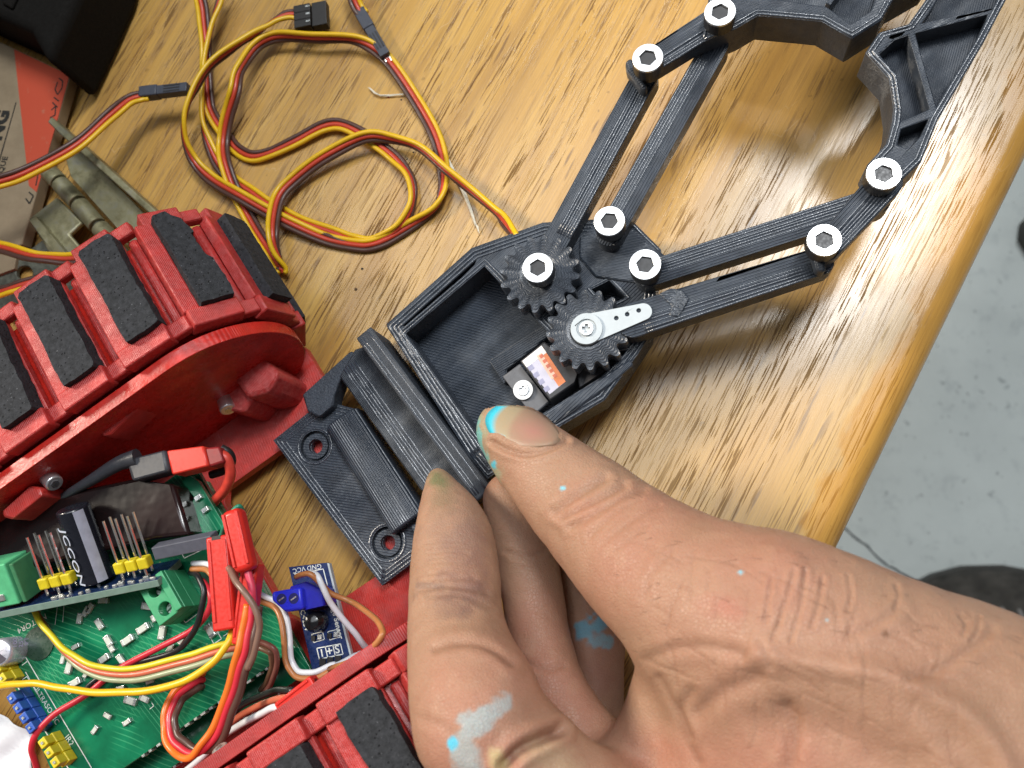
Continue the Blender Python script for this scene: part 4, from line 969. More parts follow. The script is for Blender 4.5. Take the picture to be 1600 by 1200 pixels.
jump('pink red wire coming out of the slim red connector', [wire_mat('pink', (.62, .05, .10))], z6([(535, 320, 4.4, 0), (548, 370, 4.5, 0), (575, 470, 4.5, 0), (585, 560, 4.45, 0), (570, 680, 4.35, 0), (545, 800, 4.2, 0)]), .082)
jump('short green wire behind the tops of the red connectors', [wire_mat('teal', (.02, .22, .13))], [(344, 838, 3.9, 0), (350, 826, 4.1, 0), (356, 812, 4.2, 0), (372, 790, 4.2, 0), (380, 800, 4.0, 0)], .05)
jump('tan and white pair looping round the sensor board', [WT, WW], z6([(200, 335, 3.2, 170), (300, 350, 3.4, 170), (360, 400, 3.5, 175), (520, 475, 3.3, 180), (625, 535, 3.0, 180), (715, 580, 2.9, 180), (775, 660, 2.95, 165), (795, 790, 3.0, 150), (808, 940, 3.0, 170), (855, 1012, 3.0, 185), (950, 1020, 3.0, 180), (1050, 985, 2.9, 150), (1100, 970, 2.85, 160)])[::-1], .066, .13)
jump('tan wire from the blue terminal bowing out over the red track wall', [WT], z6([(1060, 985, 3.2, 0), (1180, 935, 3.9, 0), (1300, 862, 4.5, 0), (1378, 790, 4.7, 0), (1385, 740, 4.6, 0), (1345, 670, 4.2, 0), (1230, 575, 3.05, 0), (1080, 512, 3.1, 0), (1020, 470, 3.3, 0), (950, 400, 3.5, 0), (900, 385, 3.45, 0), (855, 405, 3.2, 0)]), .066)
jump('white wire dropping from the blue terminal over the sensor lettering', [WW], z6([(955, 385, 3.3, 0), (985, 400, 3.45, 0), (1030, 490, 3.4, 0), (1070, 580, 3.2, 0), (1180, 710, 2.9, 0), (1260, 810, 2.6, 0), (1310, 880, 2.2, 0)]), .070)
jump('white wire crossing the lower end of the sensor board', [WW], z6([(1060, 965, 2.8, 0), (1120, 945, 2.75, 0), (1210, 905, 2.6, 0), (1260, 885, 2.4, 0)]), .066)
jump('brown wire bending over the green board edge left of the sensor', [wire_mat('rosewood', (.19, .07, .055)), wire_mat('umber', (.16, .085, .05))], z6([(560, 825, 3.2, 180), (630, 835, 3.3, 180), (695, 870, 3.3, 180), (715, 940, 3.1, 180), (690, 1050, 2.6, 180), (640, 1130, 2.0, 180)]), .066, .12)
for lab_, mt, pts in (('black wire of the bundle running to the flat red connector', WK, [(330, 1150, 1.9), (365, 1112, 2.2), (390, 1096, 2.7), (430, 1080, 3.6), (458, 1078, 4.5)]),
                      ('red wire of the bundle running to the flat red connector', WS, [(320, 1175, 2.0), (370, 1124, 2.5), (400, 1104, 3.2), (432, 1092, 4.1), (452, 1092, 4.5)]),
                      ('white wire of the bundle running to the flat red connector', WW, [(280, 1215, 2.2), (312, 1186, 2.4), (352, 1146, 2.7), (395, 1122, 3.6), (425, 1108, 4.4), (446, 1104, 4.55)])):
    jump(lab_, [mt], [(u, v, z, 0) for u, v, z in pts], .075)
RC_ = plain('connector_red', (.60, .022, .014), .36, var=.08)
def sleeve(label, a, b, w, h, rnd=.05, slot=True):
    t = thing('red_connector', label, 'connector', tuple(W(*a)), group='red wire connectors')
    A = Vector(W(*a)); B_ = Vector(W(*b)); d = B_ - A; Mx = frame(d, (0, 0, 1)); L = d.length
    wb(MB().box(A + Mx @ Vector((L / 2, 0, 0)), (L, w, h), m=Mx), 'housing', RC_, t, rnd, 3, True)
    for s_ in (-1, 1): wb(MB().box(A + Mx @ Vector((L * .48, s_ * w * .36, h * .5 + .01)), (L * .86, w * .16, .03), m=Mx), 'rib', RC_, t, .012, 2, True)
    if slot: wb(MB().box(A + Mx @ Vector((L * .02, 0, h * .30)), (.08, w * .42, h * .42), m=Mx), 'opening', BLKC, t)
    wb(MB().lathe([(w * .26, -.02), (w * .26, .004)], 14, B_, Mx @ Matrix.Rotation(math.pi / 2, 3, 'Y')), 'wire_opening', plain('conn_dark', (.12, .006, .006), .6), t)
    return t
sleeve('front red connector with a brown wire, leaning left at the board corner', (345, 838, 4.15), (364, 982, 3.95), .50, .42)
sleeve('slim red connector on top with a pink wire in its end', (365, 797, 4.55), (390, 892, 4.45), .42, .42, .12, False)
sleeve('lower red connector under the pink wire, pointing down to the ribbon', (396, 880, 4.1), (384, 1006, 4.0), .38, .40)
t = sleeve('flat red connector lying on the wall of the nearer track', (440, 1110, 4.55), (496, 1066, 4.55), .36, .34, .04, False)
# ------------------------------------------------------------------ hinge, box, dark case, paper, splinters
HM = N('galvanised'); c = HM.coord()
hb_ = HM.ramp(HM.noise(c, 2.2, 6, .7), [(.32, (.15, .135, .07)), (.52, (.29, .27, .155)), (.7, (.42, .40, .30))])
HM.set(Base_Color=HM.mix(HM.ramp(HM.noise(c, 1.1, 5, .7), [(.5, 0.0), (.7, .6)]), hb_, (.06, .062, .05)), Metallic=.45, Roughness=HM.ramp(HM.noise(c, 6, 4), [(.3, .38), (.7, .62)]), Normal=HM.bump(HM.noise(c, 9, 4), .4, .01)); HM = HM.m
hg = thing('hinge', 'old grey green metal hinge with a rolled knuckle, between the cardboard box and the track', 'hinge', tuple(W(140, 300, 0)))
def hp(name, pl, z0, z1, bevel=.03, holes=(), parent=hg, mat=None): return wb(MB().prism([tuple(W(u, v, z1))[:2] for u, v in pl], z0, z1, [[tuple(W(u, v, z1))[:2] for u, v in h] for h in holes]), name, mat or HM, parent, bevel, 2, True)
hp('leaf', [(98, 232), (118, 222), (262, 372), (215, 392), (110, 275)], .30, .48)
hp('leaf_lip', [(74, 190), (80, 182), (270, 352), (266, 362), (92, 208)], .30, 1.05, .04)
for (a, b) in (((76, 268), (92, 284)), ((94, 287), (121, 316)), ((124, 320), (152, 352)), ((156, 356), (190, 392))):
    wb(MB().cyl(W(a[0], a[1], .62), W(b[0], b[1], .62), .27, 20), 'knuckle', HM, hg, .03, 2, True)
wb(MB().cyl(W(70, 262, .62), W(196, 398, .62), .15, 14), 'pin', plain('hinge_pin', (.16, .16, .12), .45, .7), hg)
hp('leaf', [(44, 342), (88, 308), (128, 348), (108, 366), (140, 402), (92, 420)], .55, .72, .05)
hp('leaf_lip', [(44, 342), (54, 336), (112, 405), (98, 415)], .1, .95, .05)
hp('lower_leaf', [(20, 410), (70, 372), (150, 470), (60, 520), (-40, 470)], .12, .28, .03, [[(38 + 13 * math.cos(a), 426 + 11 * math.sin(a)) for a in [k * math.pi / 8 for k in range(16)]]], mat=plain('hinge_dark', (.11, .115, .09), .5, .4, var=.4, bumpy=.02))
# cardboard box
q = N('cardboard'); c = q.coord(); cb = q.ramp(q.noise(c, 1.2, 5, .6), [(.3, (.22, .165, .10)), (.7, (.30, .23, .145))])
cb = q.mix(q.ramp(q.noise(c, 14, 3, .6), [(.6, 0.0), (.75, .4)]), cb, (.20, .14, .085)); q.set(Base_Color=cb, Roughness=.8, Normal=q.bump(q.noise(c, 6, 5), .3, .01)); CARD = q.m
box = thing('cardboard_box', 'tan cardboard box with a red corner band and bold black lettering, at the left edge', 'box', tuple(W(20, 250, 0)))
BZ = .55
top = [(110, 117), (-160, -10), (-260, 300), (-60, 400), (34, 382)]
wb(MB().prism([tuple(W(u, v, BZ))[:2] for u, v in top], .15, BZ), 'carton', CARD, box, .03, 2, True)
q = N('box_red'); c = q.coord(); rb_ = q.mix(q.ramp(q.noise(c, 3, 6, .75), [(.6, 0.0), (.75, .5)]), (.50, .065, .025), (.36, .25, .16)); q.set(Base_Color=rb_, Roughness=.7)
wb(MB().prism([tuple(W(u, v, BZ + .01))[:2] for u, v in [(22, 77), (108.5, 117.5), (86, 200), (57, 300), (45, 290), (38, 225)]], BZ + .003, BZ + .010), 'printed_band', q.m, box)
INK = plain('box_ink', (.016, .015, .012), .75)
wtext('STRONG', -13, 235, 8, 168, BZ + .012, 31, INK, box, bold=.035, depth=.0015)
wtext('MEGA TORQUE', -6, 290, 13, 232, BZ + .012, 12.5, INK, box, bold=.004, depth=.0015)
wb(MB().prism([tuple(W(u, v, BZ + .012))[:2] for u, v in [(20, 175), (24, 160), (25.5, 160), (-20, 320), (-22, 320)]], BZ + .004, BZ + .012), 'rule_line', INK, box)
for pts in ([(92, 122), (98, 127), (97, 137), (90, 148), (86, 140), (90, 128)], [(84, 152), (92, 158)], [(82, 160), (90, 168)], [(80, 172), (87, 166), (86, 180), (78, 184)], [(45, 300), (52, 306), (46, 318), (40, 310)], [(60, 270), (56, 290)]):
    m = MB(); vs = []
    for (a, b) in zip(pts[:-1], pts[1:]):
        A = Vector(W(*a, BZ + .013)); B_ = Vector(W(*b, BZ + .013)); d = (B_ - A).normalized(); s = Vector((-d.y, d.x, 0)) * .022; m.add([A - s, B_ - s, B_ + s, A + s], [(0, 1, 2, 3)])
    wb(m, 'pen_scrawl', INK, box)
hpb = lambda nm, pl, z0, z1: wb(MB().prism([tuple(W(u, v, z1))[:2] for u, v in pl], z0, z1), nm, CARD, box, .02)
hpb('flap', [(-60, 402), (28, 388), (22, 420), (-60, 450)], .25, .4)
# dark case behind the box, whose shade falls on the boards
case = thing('tool_bag', 'soft black bag lying behind the cardboard box in the upper left corner', 'bag', tuple(W(20, 30, 0)))
CASEM = plain('bag_black', (.007, .006, .005), .85, bumpy=.03, Specular_IOR_Level=.15)
def bag_part(name, pl, z0, z1, rnd):
    wb(MB().prism([tuple(W(u, v, .6))[:2] for u, v in pl], z0, z1), name, CASEM, case, rnd, 4, True)
bag_part('shell', [(-190, -140), (236, -140), (200, -4), (166, 74), (132, 146), (104, 98), (0, 52), (-190, -40)], .02, 2.3, .30)
bag_part('seam_rib', [(60, -120), (150, -120), (118, 0), (84, 70), (70, 62), (96, -10)], 2.28, 2.40, .05)
wb(MB().box((-27.5, 15.5, 7.5), (10.5, 13, 15)), 'unseen_shade_block', CASEM, case, 1.5, 4, True)  # unseen tall block added to keep the side lamp off box and hinge
# crumpled white paper at the lower left
pp = MB(); nx, ny_ = 26, 26; vs = []
cr = [W(-80, 1040, .1), W(72, 1135, .1), W(90, 1260, .1), W(-80, 1280, .1)]
rnd = np.random.RandomState(5)
fr = [(rnd.uniform(1, 4), rnd.uniform(1, 4), rnd.uniform(0, 6)) for _ in range(7)]
for i in range(nx):
    for j in range(ny_):
        s, t_ = i / (nx - 1), j / (ny_ - 1)
        p = cr[0] * (1 - s) * (1 - t_) + cr[1] * s * (1 - t_) + cr[2] * s * t_ + cr[3] * (1 - s) * t_
        z = .35 + sum(abs(math.sin(a * s * 3 + b * t_ * 3 + c_)) for a, b, c_ in fr) * .09
        vs.append((p[0], p[1], z))
pp.add(vs, [(i * ny_ + j, (i + 1) * ny_ + j, (i + 1) * ny_ + j + 1, i * ny_ + j + 1) for i in range(nx - 1) for j in range(ny_ - 1)])
o = pp.build('crumpled_paper', plain('paper_white', (.74, .76, .79), .8, var=.04), None, smooth=True, ang=180)
sm_ = o.modifiers.new('thickness', 'SOLIDIFY'); sm_.thickness = .0001
tag(o, 'crumpled white paper at the lower left corner under the circuit board', 'paper')
# wood splinters and dust on the table
SPL = plain('splinter_pale', (.72, .68, .56), .75, var=.25, scale=9)
def splinter(label, pts, r):
    t = thing('wood_splinter', label, 'splinter', tuple(W(*pts[0], 0)), group='wood splinters')
    for k in range(3):
        pts2 = [tuple(Vector(W(u, v, .05)) + Vector((random.uniform(-.03, .03), random.uniform(-.03, .03), random.uniform(0, .06)))) for u, v in pts]
        n = len(pts2); wb(MB().tube(pts2, [r * (.25 + .9 * math.sin(math.pi * min(.95, (i + .6) / n))) for i in range(n)], 5), 'fibre', SPL, t)
splinter('long pale wood splinter lying across the grain right of the cable loop', [(669, 185), (690, 232), (705, 262), (722, 292), (735, 325), (744, 353)], .05)
splinter('thin bent pale fibre touching the cable below the grey plug', [(577, 138), (586, 147), (596, 150), (612, 149), (632, 148)], .018)
splinter('very thin pale splinter end beside the cable loop', [(744, 350), (747, 357), (750, 364)], .015)
def speck(label, u, v, r, mat):
    m = MB(); A = Vector(W(u, v, 0)); m.lathe([(r, 0), (r * .8, r * .5), (r * .3, r * .7)], 7, A)
    o = m.build('speck', mat, None); tag(o, label, 'speck', 'crumbs on the table')
for k, (u, v, r, mt) in enumerate(((646, 238, .03, INK), (636, 249, .025, INK), (556, 452, .05, plain('crumb_brown', (.10, .06, .03), .9)), (607, 152, .035, plain('crumb_red', (.5, .08, .03), .7)), (627, 156, .03, INK), (566, 420, .04, INK))):
    speck(('dark crumb inside the cable loop, upper of two', 'dark crumb inside the cable loop, lower of two', 'brown crumb on the boards left of the gripper housing', 'red crumb beside the bent pale fibre', 'dark crumb at the end of the bent pale fibre', 'dark crumb above the slide bar on the boards')[k], u, v, r, mt)
# ------------------------------------------------------------------ the hand
def P3(u, v, z): return np.array(W(u, v, z))
def chain(rows, sub=3):
    a = spline([list(P3(u, v, z)) + [r] for u, v, z, r in rows], sub); return a
DIG = {
 'thumb': [[(787, 669, 3.50, .58), (800, 678, 3.58, .69), (835, 719, 3.75, .84), (888, 769, 3.95, .99), (928, 804, 4.05, 1.10), (975, 850, 4.25, 1.22), (1037, 900, 4.5, 1.40), (1117, 950, 4.7, 1.62), (1205, 990, 4.75, 1.86), (1290, 1042, 4.7, 2.03), (1400, 1105, 4.6, 2.25), (1530, 1180, 4.5, 2.5), (1700, 1300, 4.4, 2.75), (1900, 1420, 4.4, 2.9)]],
 'index': [[(683, 743, 2.95, .16), (687, 757, 3.02, .30), (696, 790, 3.1, .56), (707, 840, 3.15, .84), (711, 900, 3.2, .93), (712, 960, 3.3, .99), (723, 1030, 3.5, 1.11), (742, 1095, 3.7, 1.29), (752, 1135, 3.75, 1.33)],
           [(752, 1135, 3.75, 1.33), (850, 1240, 3.4, 1.35), (1000, 1340, 3.4, 1.5), (1150, 1420, 3.4, 1.7)]],
 'middle': [[(795, 780, 1.9, .60), (815, 850, 1.95, .68), (832, 930, 2.0, .67), (845, 1010, 2.1, .67), (864, 1080, 2.25, .72), (930, 1180, 2.2, .8), (1050, 1290, 2.2, 1.0), (1200, 1380, 2.4, 1.2)]],
 'ring': [[(905, 850, 1.15, .60), (922, 930, 1.15, .68), (927, 1010, 1.2, .70), (925, 1080, 1.25, .70), (932, 1140, 1.35, .72), (1000, 1230, 1.6, .85), (1150, 1330, 1.9, 1.0)]],
}
def lift(rows, dz):
    out = []
    for (u, v, z, r), q_ in zip(rows, dz): out.append((u, v, z + q_, r * (CAM_H - z - q_) / (CAM_H - z)))
    return out
DIG['thumb'][0] = lift(DIG['thumb'][0], [0, 0, .05, .1, .2, .35, .55, .8, 1.0, 1.1, 1.1, 1.1, 1.1, 1.1])
DIG['index'][0] = lift(DIG['index'][0], [.05, .08, .15, .4, .8, 1.2, 1.7, 2.1, 2.2]); DIG['index'][1] = lift(DIG['index'][1], [2.2, 2.2, 1.8, 1.4])
DIG['middle'][0] = lift(DIG['middle'][0], [.3, .4, .5, .7, .9, 1.2, 1.3, 1.2]); DIG['ring'][0] = lift(DIG['ring'][0], [.3, .3, .4, .5, .6, .8, 1.0])
PALM = [[(1120, 1000, 4.2, 1.0), (1078, 1080, 3.85, .88), (1052, 1140, 3.65, .76), (1000, 1215, 3.5, .72), (900, 1285, 3.4, .9)],
        [(1120, 1000, 4.3, 1.3), (1200, 1120, 4.1, 1.6), (1160, 1240, 3.7, 1.5), (1150, 1420, 3.4, 1.7)],
        [(1250, 1120, 4.3, 1.9), (1350, 1230, 4.2, 2.2), (1450, 1330, 4.0, 2.4), (1650, 1420, 4.0, 2.6)],
        [(1150, 1420, 3.4, 1.7), (1300, 1380, 3.4, 2.0), (1500, 1400, 3.6, 2.4)]]
PALM = [lift(r_, [d_] * len(r_)) for r_, d_ in zip(PALM, (.7, .9, 1.0, 1.2))]
lo = np.array([-6.4, -9.5, .25]); hi = np.array([12.8, 3.4, 9.3]); hS = .075
dims = np.ceil((hi - lo) / hS).astype(int); BIG = 1.2
axs = [lo[i] + hS * np.arange(dims[i]) for i in range(3)]
def smin(a, b, k):
    h = np.clip(.5 + .5 * (b - a) / k, 0, 1); return b * (1 - h) + a * h - k * h * (1 - h)
def raster(chains, k):
    Fd = np.full(tuple(dims), BIG, np.float32)
    for rows in chains:
        c = chain(rows)
        for a, b in zip(c[:-1], c[1:]):
            rm = max(a[3], b[3]) + .9; mn = np.minimum(a[:3], b[:3]) - rm; mxx = np.maximum(a[:3], b[:3]) + rm
            i0 = np.clip(((mn - lo) / hS).astype(int), 0, dims - 1); i1 = np.clip(((mxx - lo) / hS).astype(int) + 1, 1, dims)
            if (i1 <= i0).any(): continue
            X = np.stack(np.meshgrid(*[axs[i][i0[i]:i1[i]] for i in range(3)], indexing='ij'), -1).astype(np.float32)
            ab = (b - a)[:3]; L2 = ab @ ab + 1e-9
            t = np.clip(((X - a[:3]) @ ab) / L2, 0, 1); dd = np.linalg.norm(X - (a[:3] + t[..., None] * ab), axis=-1) - (a[3] + t * (b[3] - a[3]))
            s_ = tuple(slice(i0[i], i1[i]) for i in range(3)); Fd[s_] = np.minimum(Fd[s_], BIG) if k == 0 else smin(Fd[s_], dd.astype(np.float32), k)
    return Fd
FD = {n: raster(c, .12) for n, c in DIG.items()}
palm = raster(PALM, .5)
Fh = smin(FD['thumb'], palm, .55)
for n, k in (('index', .30), ('middle', .16), ('ring', .16)):
    fp = smin(FD[n], palm, .40); Fh = smin(Fh, fp, .03 if n != 'index' else .10)
FD['palm'] = palm
def samp(F, p):
    q = (np.asarray(p) - lo) / hS; i = np.clip(np.floor(q).astype(int), 0, dims - 2); f = np.clip(q - i, 0, 1); out = 0
    for dx in (0, 1):
        for dy in (0, 1):
            for dz in (0, 1):
                w_ = (f[..., 0] if dx else 1 - f[..., 0]) * (f[..., 1] if dy else 1 - f[..., 1]) * (f[..., 2] if dz else 1 - f[..., 2])
                out = out + w_ * F[i[..., 0] + dx, i[..., 1] + dy, i[..., 2] + dz]
    return out
def surface_nets(F):
    nx, ny, nz = F.shape; ins = F < 0
    cnt = np.zeros((nx - 1, ny - 1, nz - 1), np.int8)
    for dx in (0, 1):
        for dy in (0, 1):
            for dz in (0, 1): cnt += ins[dx:nx - 1 + dx, dy:ny - 1 + dy, dz:nz - 1 + dz]
    act = np.argwhere((cnt > 0) & (cnt < 8)); idx = -np.ones(cnt.shape, np.int64); idx[tuple(act.T)] = np.arange(len(act))
    pos = np.zeros((len(act), 3)); num = np.zeros(len(act))
    cs = [(a, b, c) for a in (0, 1) for b in (0, 1) for c in (0, 1)]
    for a in cs:
        for ax in range(3):
            if a[ax]: continue
            b = list(a); b[ax] = 1
            fa = F[tuple((act + a).T)]; fb = F[tuple((act + b).T)]; m = (fa < 0) != (fb < 0)
            t = np.where(m, fa / np.where(m, fa - fb, 1), 0); p = np.array(a, float) + t[:, None] * (np.array(b) - np.array(a))
            pos += p * m[:, None]; num += m
    V = lo + hS * (act + pos / num[:, None]); Q = []
    for ax in range(3):
        sh = [slice(None)] * 3; sa = list(sh); sb = list(sh); sa[ax] = slice(0, -1); sb[ax] = slice(1, None)
        A_, B2 = ins[tuple(sa)], ins[tuple(sb)]; e = np.argwhere(A_ != B2); flip = A_[tuple(e.T)]
        u, w_ = [(1, 2), (2, 0), (0, 1)][ax]
        ok = (e[:, u] > 0) & (e[:, w_] > 0) & (e[:, u] < F.shape[u] - 1) & (e[:, w_] < F.shape[w_] - 1); e = e[ok]; flip = flip[ok]
        def cell(du, dw): z = e.copy(); z[:, u] -= du; z[:, w_] -= dw; return idx[tuple(z.T)]
        qd = np.stack([cell(1, 1), cell(0, 1), cell(0, 0), cell(1, 0)], 1); qd[~flip] = qd[~flip][:, ::-1]; Q.append(qd)
    return V, np.concatenate(Q)
V, Q = surface_nets(Fh)
Q = Q[(Q >= 0).all(1)]
def grad(p, F=None, e=.09):
    F = Fh if F is None else F
    gx_ = np.stack([samp(F, p + np.eye(3)[i] * e) - samp(F, p - np.eye(3)[i] * e) for i in range(3)], -1); return gx_ / (np.linalg.norm(gx_, axis=-1, keepdims=True) + 1e-9)
def refine(V, Q):                                               # split every quad in four
    E = np.concatenate([np.stack([Q[:, i], Q[:, (i + 1) % 4]], 1) for i in range(4)]); Es = np.sort(E, 1)
    key = Es[:, 0].astype(np.int64) * len(V) + Es[:, 1]; uq, inv = np.unique(key, return_inverse=True)
    em = (V[uq // len(V)] + V[uq % len(V)]) / 2; fm = V[Q].mean(1); n0 = len(V); n1 = n0 + len(em); m = len(Q)
    e = [n0 + inv[i * m:(i + 1) * m] for i in range(4)]; fc = n1 + np.arange(m)
    return np.concatenate([V, em, fm]), np.concatenate([np.stack([Q[:, i], e[i], fc, e[(i - 1) % 4]], 1) for i in range(4)])
V, Q = refine(V, Q)
for _ in range(2): V = V - grad(V) * samp(Fh, V)[:, None] * .8
Nn = grad(V)
dall = np.stack([samp(FD[n], V) for n in ('thumb', 'index', 'middle', 'ring', 'palm')], 1); own = dall.argmin(1)
view = CAM - V; view /= np.linalg.norm(view, axis=1)[:, None]; facing = (Nn * view).sum(1)
cc = (V - CAM) @ RC; UV = np.stack([800 + F_PX * cc[:, 0] / -cc[:, 2], 600 - F_PX * cc[:, 1] / -cc[:, 2]], 1)
def dseg(pl, n=6):
    c = spline([list(p) for p in pl], n) if len(pl) > 2 else np.array(pl, float); best = np.full(len(UV), 1e9)
    for a, b in zip(c[:-1], c[1:]):
        ab = b - a; t = np.clip(((UV - a) @ ab) / (ab @ ab + 1e-9), 0, 1); best = np.minimum(best, np.linalg.norm(UV - a - t[:, None] * ab, axis=1))
    return best
rs = np.random.RandomState(4)
class VN:                                                       # smooth value noise on the skin
    def __init__(s, seed, f): s.t = np.random.RandomState(seed).rand(32, 32, 32); s.f = f
    def __call__(s, p):
        q = p * s.f; i = np.floor(q).astype(int); f = q - i; f = f * f * (3 - 2 * f); o = 0
        for dx in (0, 1):
            for dy in (0, 1):
                for dz in (0, 1): o = o + (f[:, 0] if dx else 1 - f[:, 0]) * (f[:, 1] if dy else 1 - f[:, 1]) * (f[:, 2] if dz else 1 - f[:, 2]) * s.t[(i[:, 0] + dx) % 32, (i[:, 1] + dy) % 32, (i[:, 2] + dz) % 32]
        return o
disp = np.zeros(len(V)); front = np.clip(facing * 3, 0, 1)
TH_, IX, MD, RG, PA = 0, 1, 2, 3, 4
def owned(ids): return np.isin(own, ids)
creases = []
def crease(pl, w, depth, ids, side=0.0):
    global disp
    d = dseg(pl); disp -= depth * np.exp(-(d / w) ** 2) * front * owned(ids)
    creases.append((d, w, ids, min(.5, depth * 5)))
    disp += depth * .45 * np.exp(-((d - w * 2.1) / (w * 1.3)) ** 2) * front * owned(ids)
T_ = (TH_, PA)
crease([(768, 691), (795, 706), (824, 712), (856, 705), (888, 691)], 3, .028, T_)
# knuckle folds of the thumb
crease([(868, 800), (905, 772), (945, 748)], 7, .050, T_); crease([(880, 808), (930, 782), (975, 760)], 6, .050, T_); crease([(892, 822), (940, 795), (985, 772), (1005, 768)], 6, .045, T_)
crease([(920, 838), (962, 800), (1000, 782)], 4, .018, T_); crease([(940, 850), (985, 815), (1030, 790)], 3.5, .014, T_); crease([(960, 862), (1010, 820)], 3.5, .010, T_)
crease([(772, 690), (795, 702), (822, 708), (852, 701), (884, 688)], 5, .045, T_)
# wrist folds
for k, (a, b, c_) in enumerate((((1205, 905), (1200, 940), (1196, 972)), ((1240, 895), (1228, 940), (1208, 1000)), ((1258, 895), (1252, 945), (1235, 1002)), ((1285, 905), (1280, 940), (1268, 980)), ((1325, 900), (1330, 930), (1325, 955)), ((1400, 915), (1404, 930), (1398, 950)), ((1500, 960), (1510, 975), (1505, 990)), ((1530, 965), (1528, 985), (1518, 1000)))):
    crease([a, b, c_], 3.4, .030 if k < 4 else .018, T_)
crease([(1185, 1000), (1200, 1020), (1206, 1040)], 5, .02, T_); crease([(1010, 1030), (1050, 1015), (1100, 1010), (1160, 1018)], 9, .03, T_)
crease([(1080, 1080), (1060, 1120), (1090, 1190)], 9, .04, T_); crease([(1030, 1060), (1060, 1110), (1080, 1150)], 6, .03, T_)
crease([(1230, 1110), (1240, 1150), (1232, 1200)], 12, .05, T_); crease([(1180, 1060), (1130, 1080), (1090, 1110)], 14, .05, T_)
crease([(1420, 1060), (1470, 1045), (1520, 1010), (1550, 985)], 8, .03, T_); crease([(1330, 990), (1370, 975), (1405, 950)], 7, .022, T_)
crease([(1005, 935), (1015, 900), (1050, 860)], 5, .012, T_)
# tendons and the hollow beside them
for pl, w, h in (([(1190, 1020), (1280, 1040), (1370, 1052), (1440, 1082), (1510, 1120), (1560, 1180), (1580, 1230)], 22, .13), ([(1340, 1050), (1420, 1120), (1480, 1200)], 20, .05)):
    disp += h * np.exp(-(dseg(pl) / w) ** 2) * front * owned(T_)
disp -= .16 * np.exp(-(dseg([(1230, 1130), (1320, 1160), (1400, 1210)]) / 46) ** 2) * front * owned(T_)
disp += .06 * np.exp(-(dseg([(1240, 890), (1230, 880), (1215, 870)]) / 30) ** 2) * front * owned(T_)
# finger joints
I_ = (IX, PA)
for pl, w, dpt in (([(655, 912), (690, 906), (740, 905)], 4, .018), ([(660, 922), (700, 916), (760, 925)], 5, .030), ([(668, 932), (720, 930), (775, 950)], 4, .016), ([(680, 1012), (715, 1003), (760, 1008), (800, 1035)], 7, .045), ([(670, 898), (700, 893)], 3, .010),
                   ([(872, 1142), (850, 1152), (815, 1170), (790, 1195)], 9, .16), ([(655, 1120), (700, 1140), (730, 1180)], 9, .02)):
    crease(pl, w, dpt, I_)
for y in (850, 858, 866, 874, 882): crease([(660 + rs.uniform(-4, 6), y), (700, y - 4), (735 + rs.uniform(-8, 8), y)], 2.6, .006, I_)
crease([(790, 862), (820, 868), (850, 862)], 4, .02, (MD,)); crease([(800, 872), (830, 876)], 3, .012, (MD,)); crease([(820, 1035), (850, 1045), (880, 1040)], 6, .03, (MD,))
disp += (VN(1, .9)(V) - .5) * .07 + (VN(2, 2.3)(V) - .5) * .034 + (VN(3, 6)(V) - .5) * .010
V2 = V + Nn * disp[:, None]
# ---- skin colour: flush, dirt, blue paint, darkened creases, and shade painted over the wrist
base = np.tile(np.array([.385, .225, .146]), (len(V), 1))
def blend(w_, col): 
    global base
    base = base * (1 - w_[:, None]) + np.array(col) * w_[:, None]
n1, n2, n3, n4 = VN(5, .55)(V), VN(6, 1.6)(V), VN(7, 4.5)(V), VN(8, 11)(V)
blend(np.clip((n1 - .42) * 1.8, 0, .65), (.40, .17, .115)); blend(np.clip((n2 - .5) * .9, 0, .35), (.31, .175, .105)); blend(np.clip((n3 - .55) * .9, 0, .25), (.43, .255, .165))
def spot(c_, r, col, a, ids, ragged=.5, soft=.35):
    d = np.linalg.norm((UV - c_) / np.array(r), axis=1) + (n3 - .5) * ragged + (n2 - .5) * ragged + (n4 - .5) * ragged * .7
    blend(np.clip((1 - d) / soft, 0, 1) * a * owned(ids) * (facing > -.2), col)
def smear(pl, w, col, a, ids, ragged=.5, soft=.4):
    d = dseg(pl) / w + (n3 - .5) * ragged + (n2 - .5) * ragged + (n4 - .5) * ragged * .9; blend(np.clip((1 - d) / soft, 0, 1) * a * owned(ids) * (facing > -.2), col)
spot((905, 800), (90, 60), (.43, .185, .12), .5, T_, .4, .9); spot((1130, 945), (55, 28), (.42, .16, .115), .5, T_, .4, .9); spot((1240, 1085), (150, 70), (.29, .155, .095), .6, T_, .4, .9)
spot((1500, 1100), (220, 140), (.27, .155, .092), .55, T_, .3, .9); spot((718, 845), (60, 85), (.22, .135, .11), .55, I_, .5, .9); spot((725, 930), (62, 38), (.15, .098, .08), .6, I_, .7, .9); spot((690, 775), (30, 40), (.24, .17, .10), .6, I_, .5, .9)  # first spot paints the wrist's shade into the skin
spot((735, 900), (60, 70), (.32, .155, .12), .4, I_, .4, .9); spot((745, 1080), (80, 60), (.42, .19, .12), .5, I_, .4, .9)
smear([(655, 915), (690, 915)], 5, (.22, .15, .12), .5, I_); smear([(1125, 945), (1160, 960)], 22, (.42, .17, .12), .3, T_, .6, .9)
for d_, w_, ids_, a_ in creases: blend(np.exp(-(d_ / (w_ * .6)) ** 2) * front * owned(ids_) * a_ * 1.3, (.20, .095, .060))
CY, GR = (.035, .50, .66), (.36, .38, .37)
smear([(750, 655), (748, 690), (757, 715), (770, 740)], 22, (.33, .37, .24), .8, T_, .6, .8); smear([(747, 660), (750, 690), (760, 716)], 9, (.10, .45, .45), .7, T_, .9, .6)
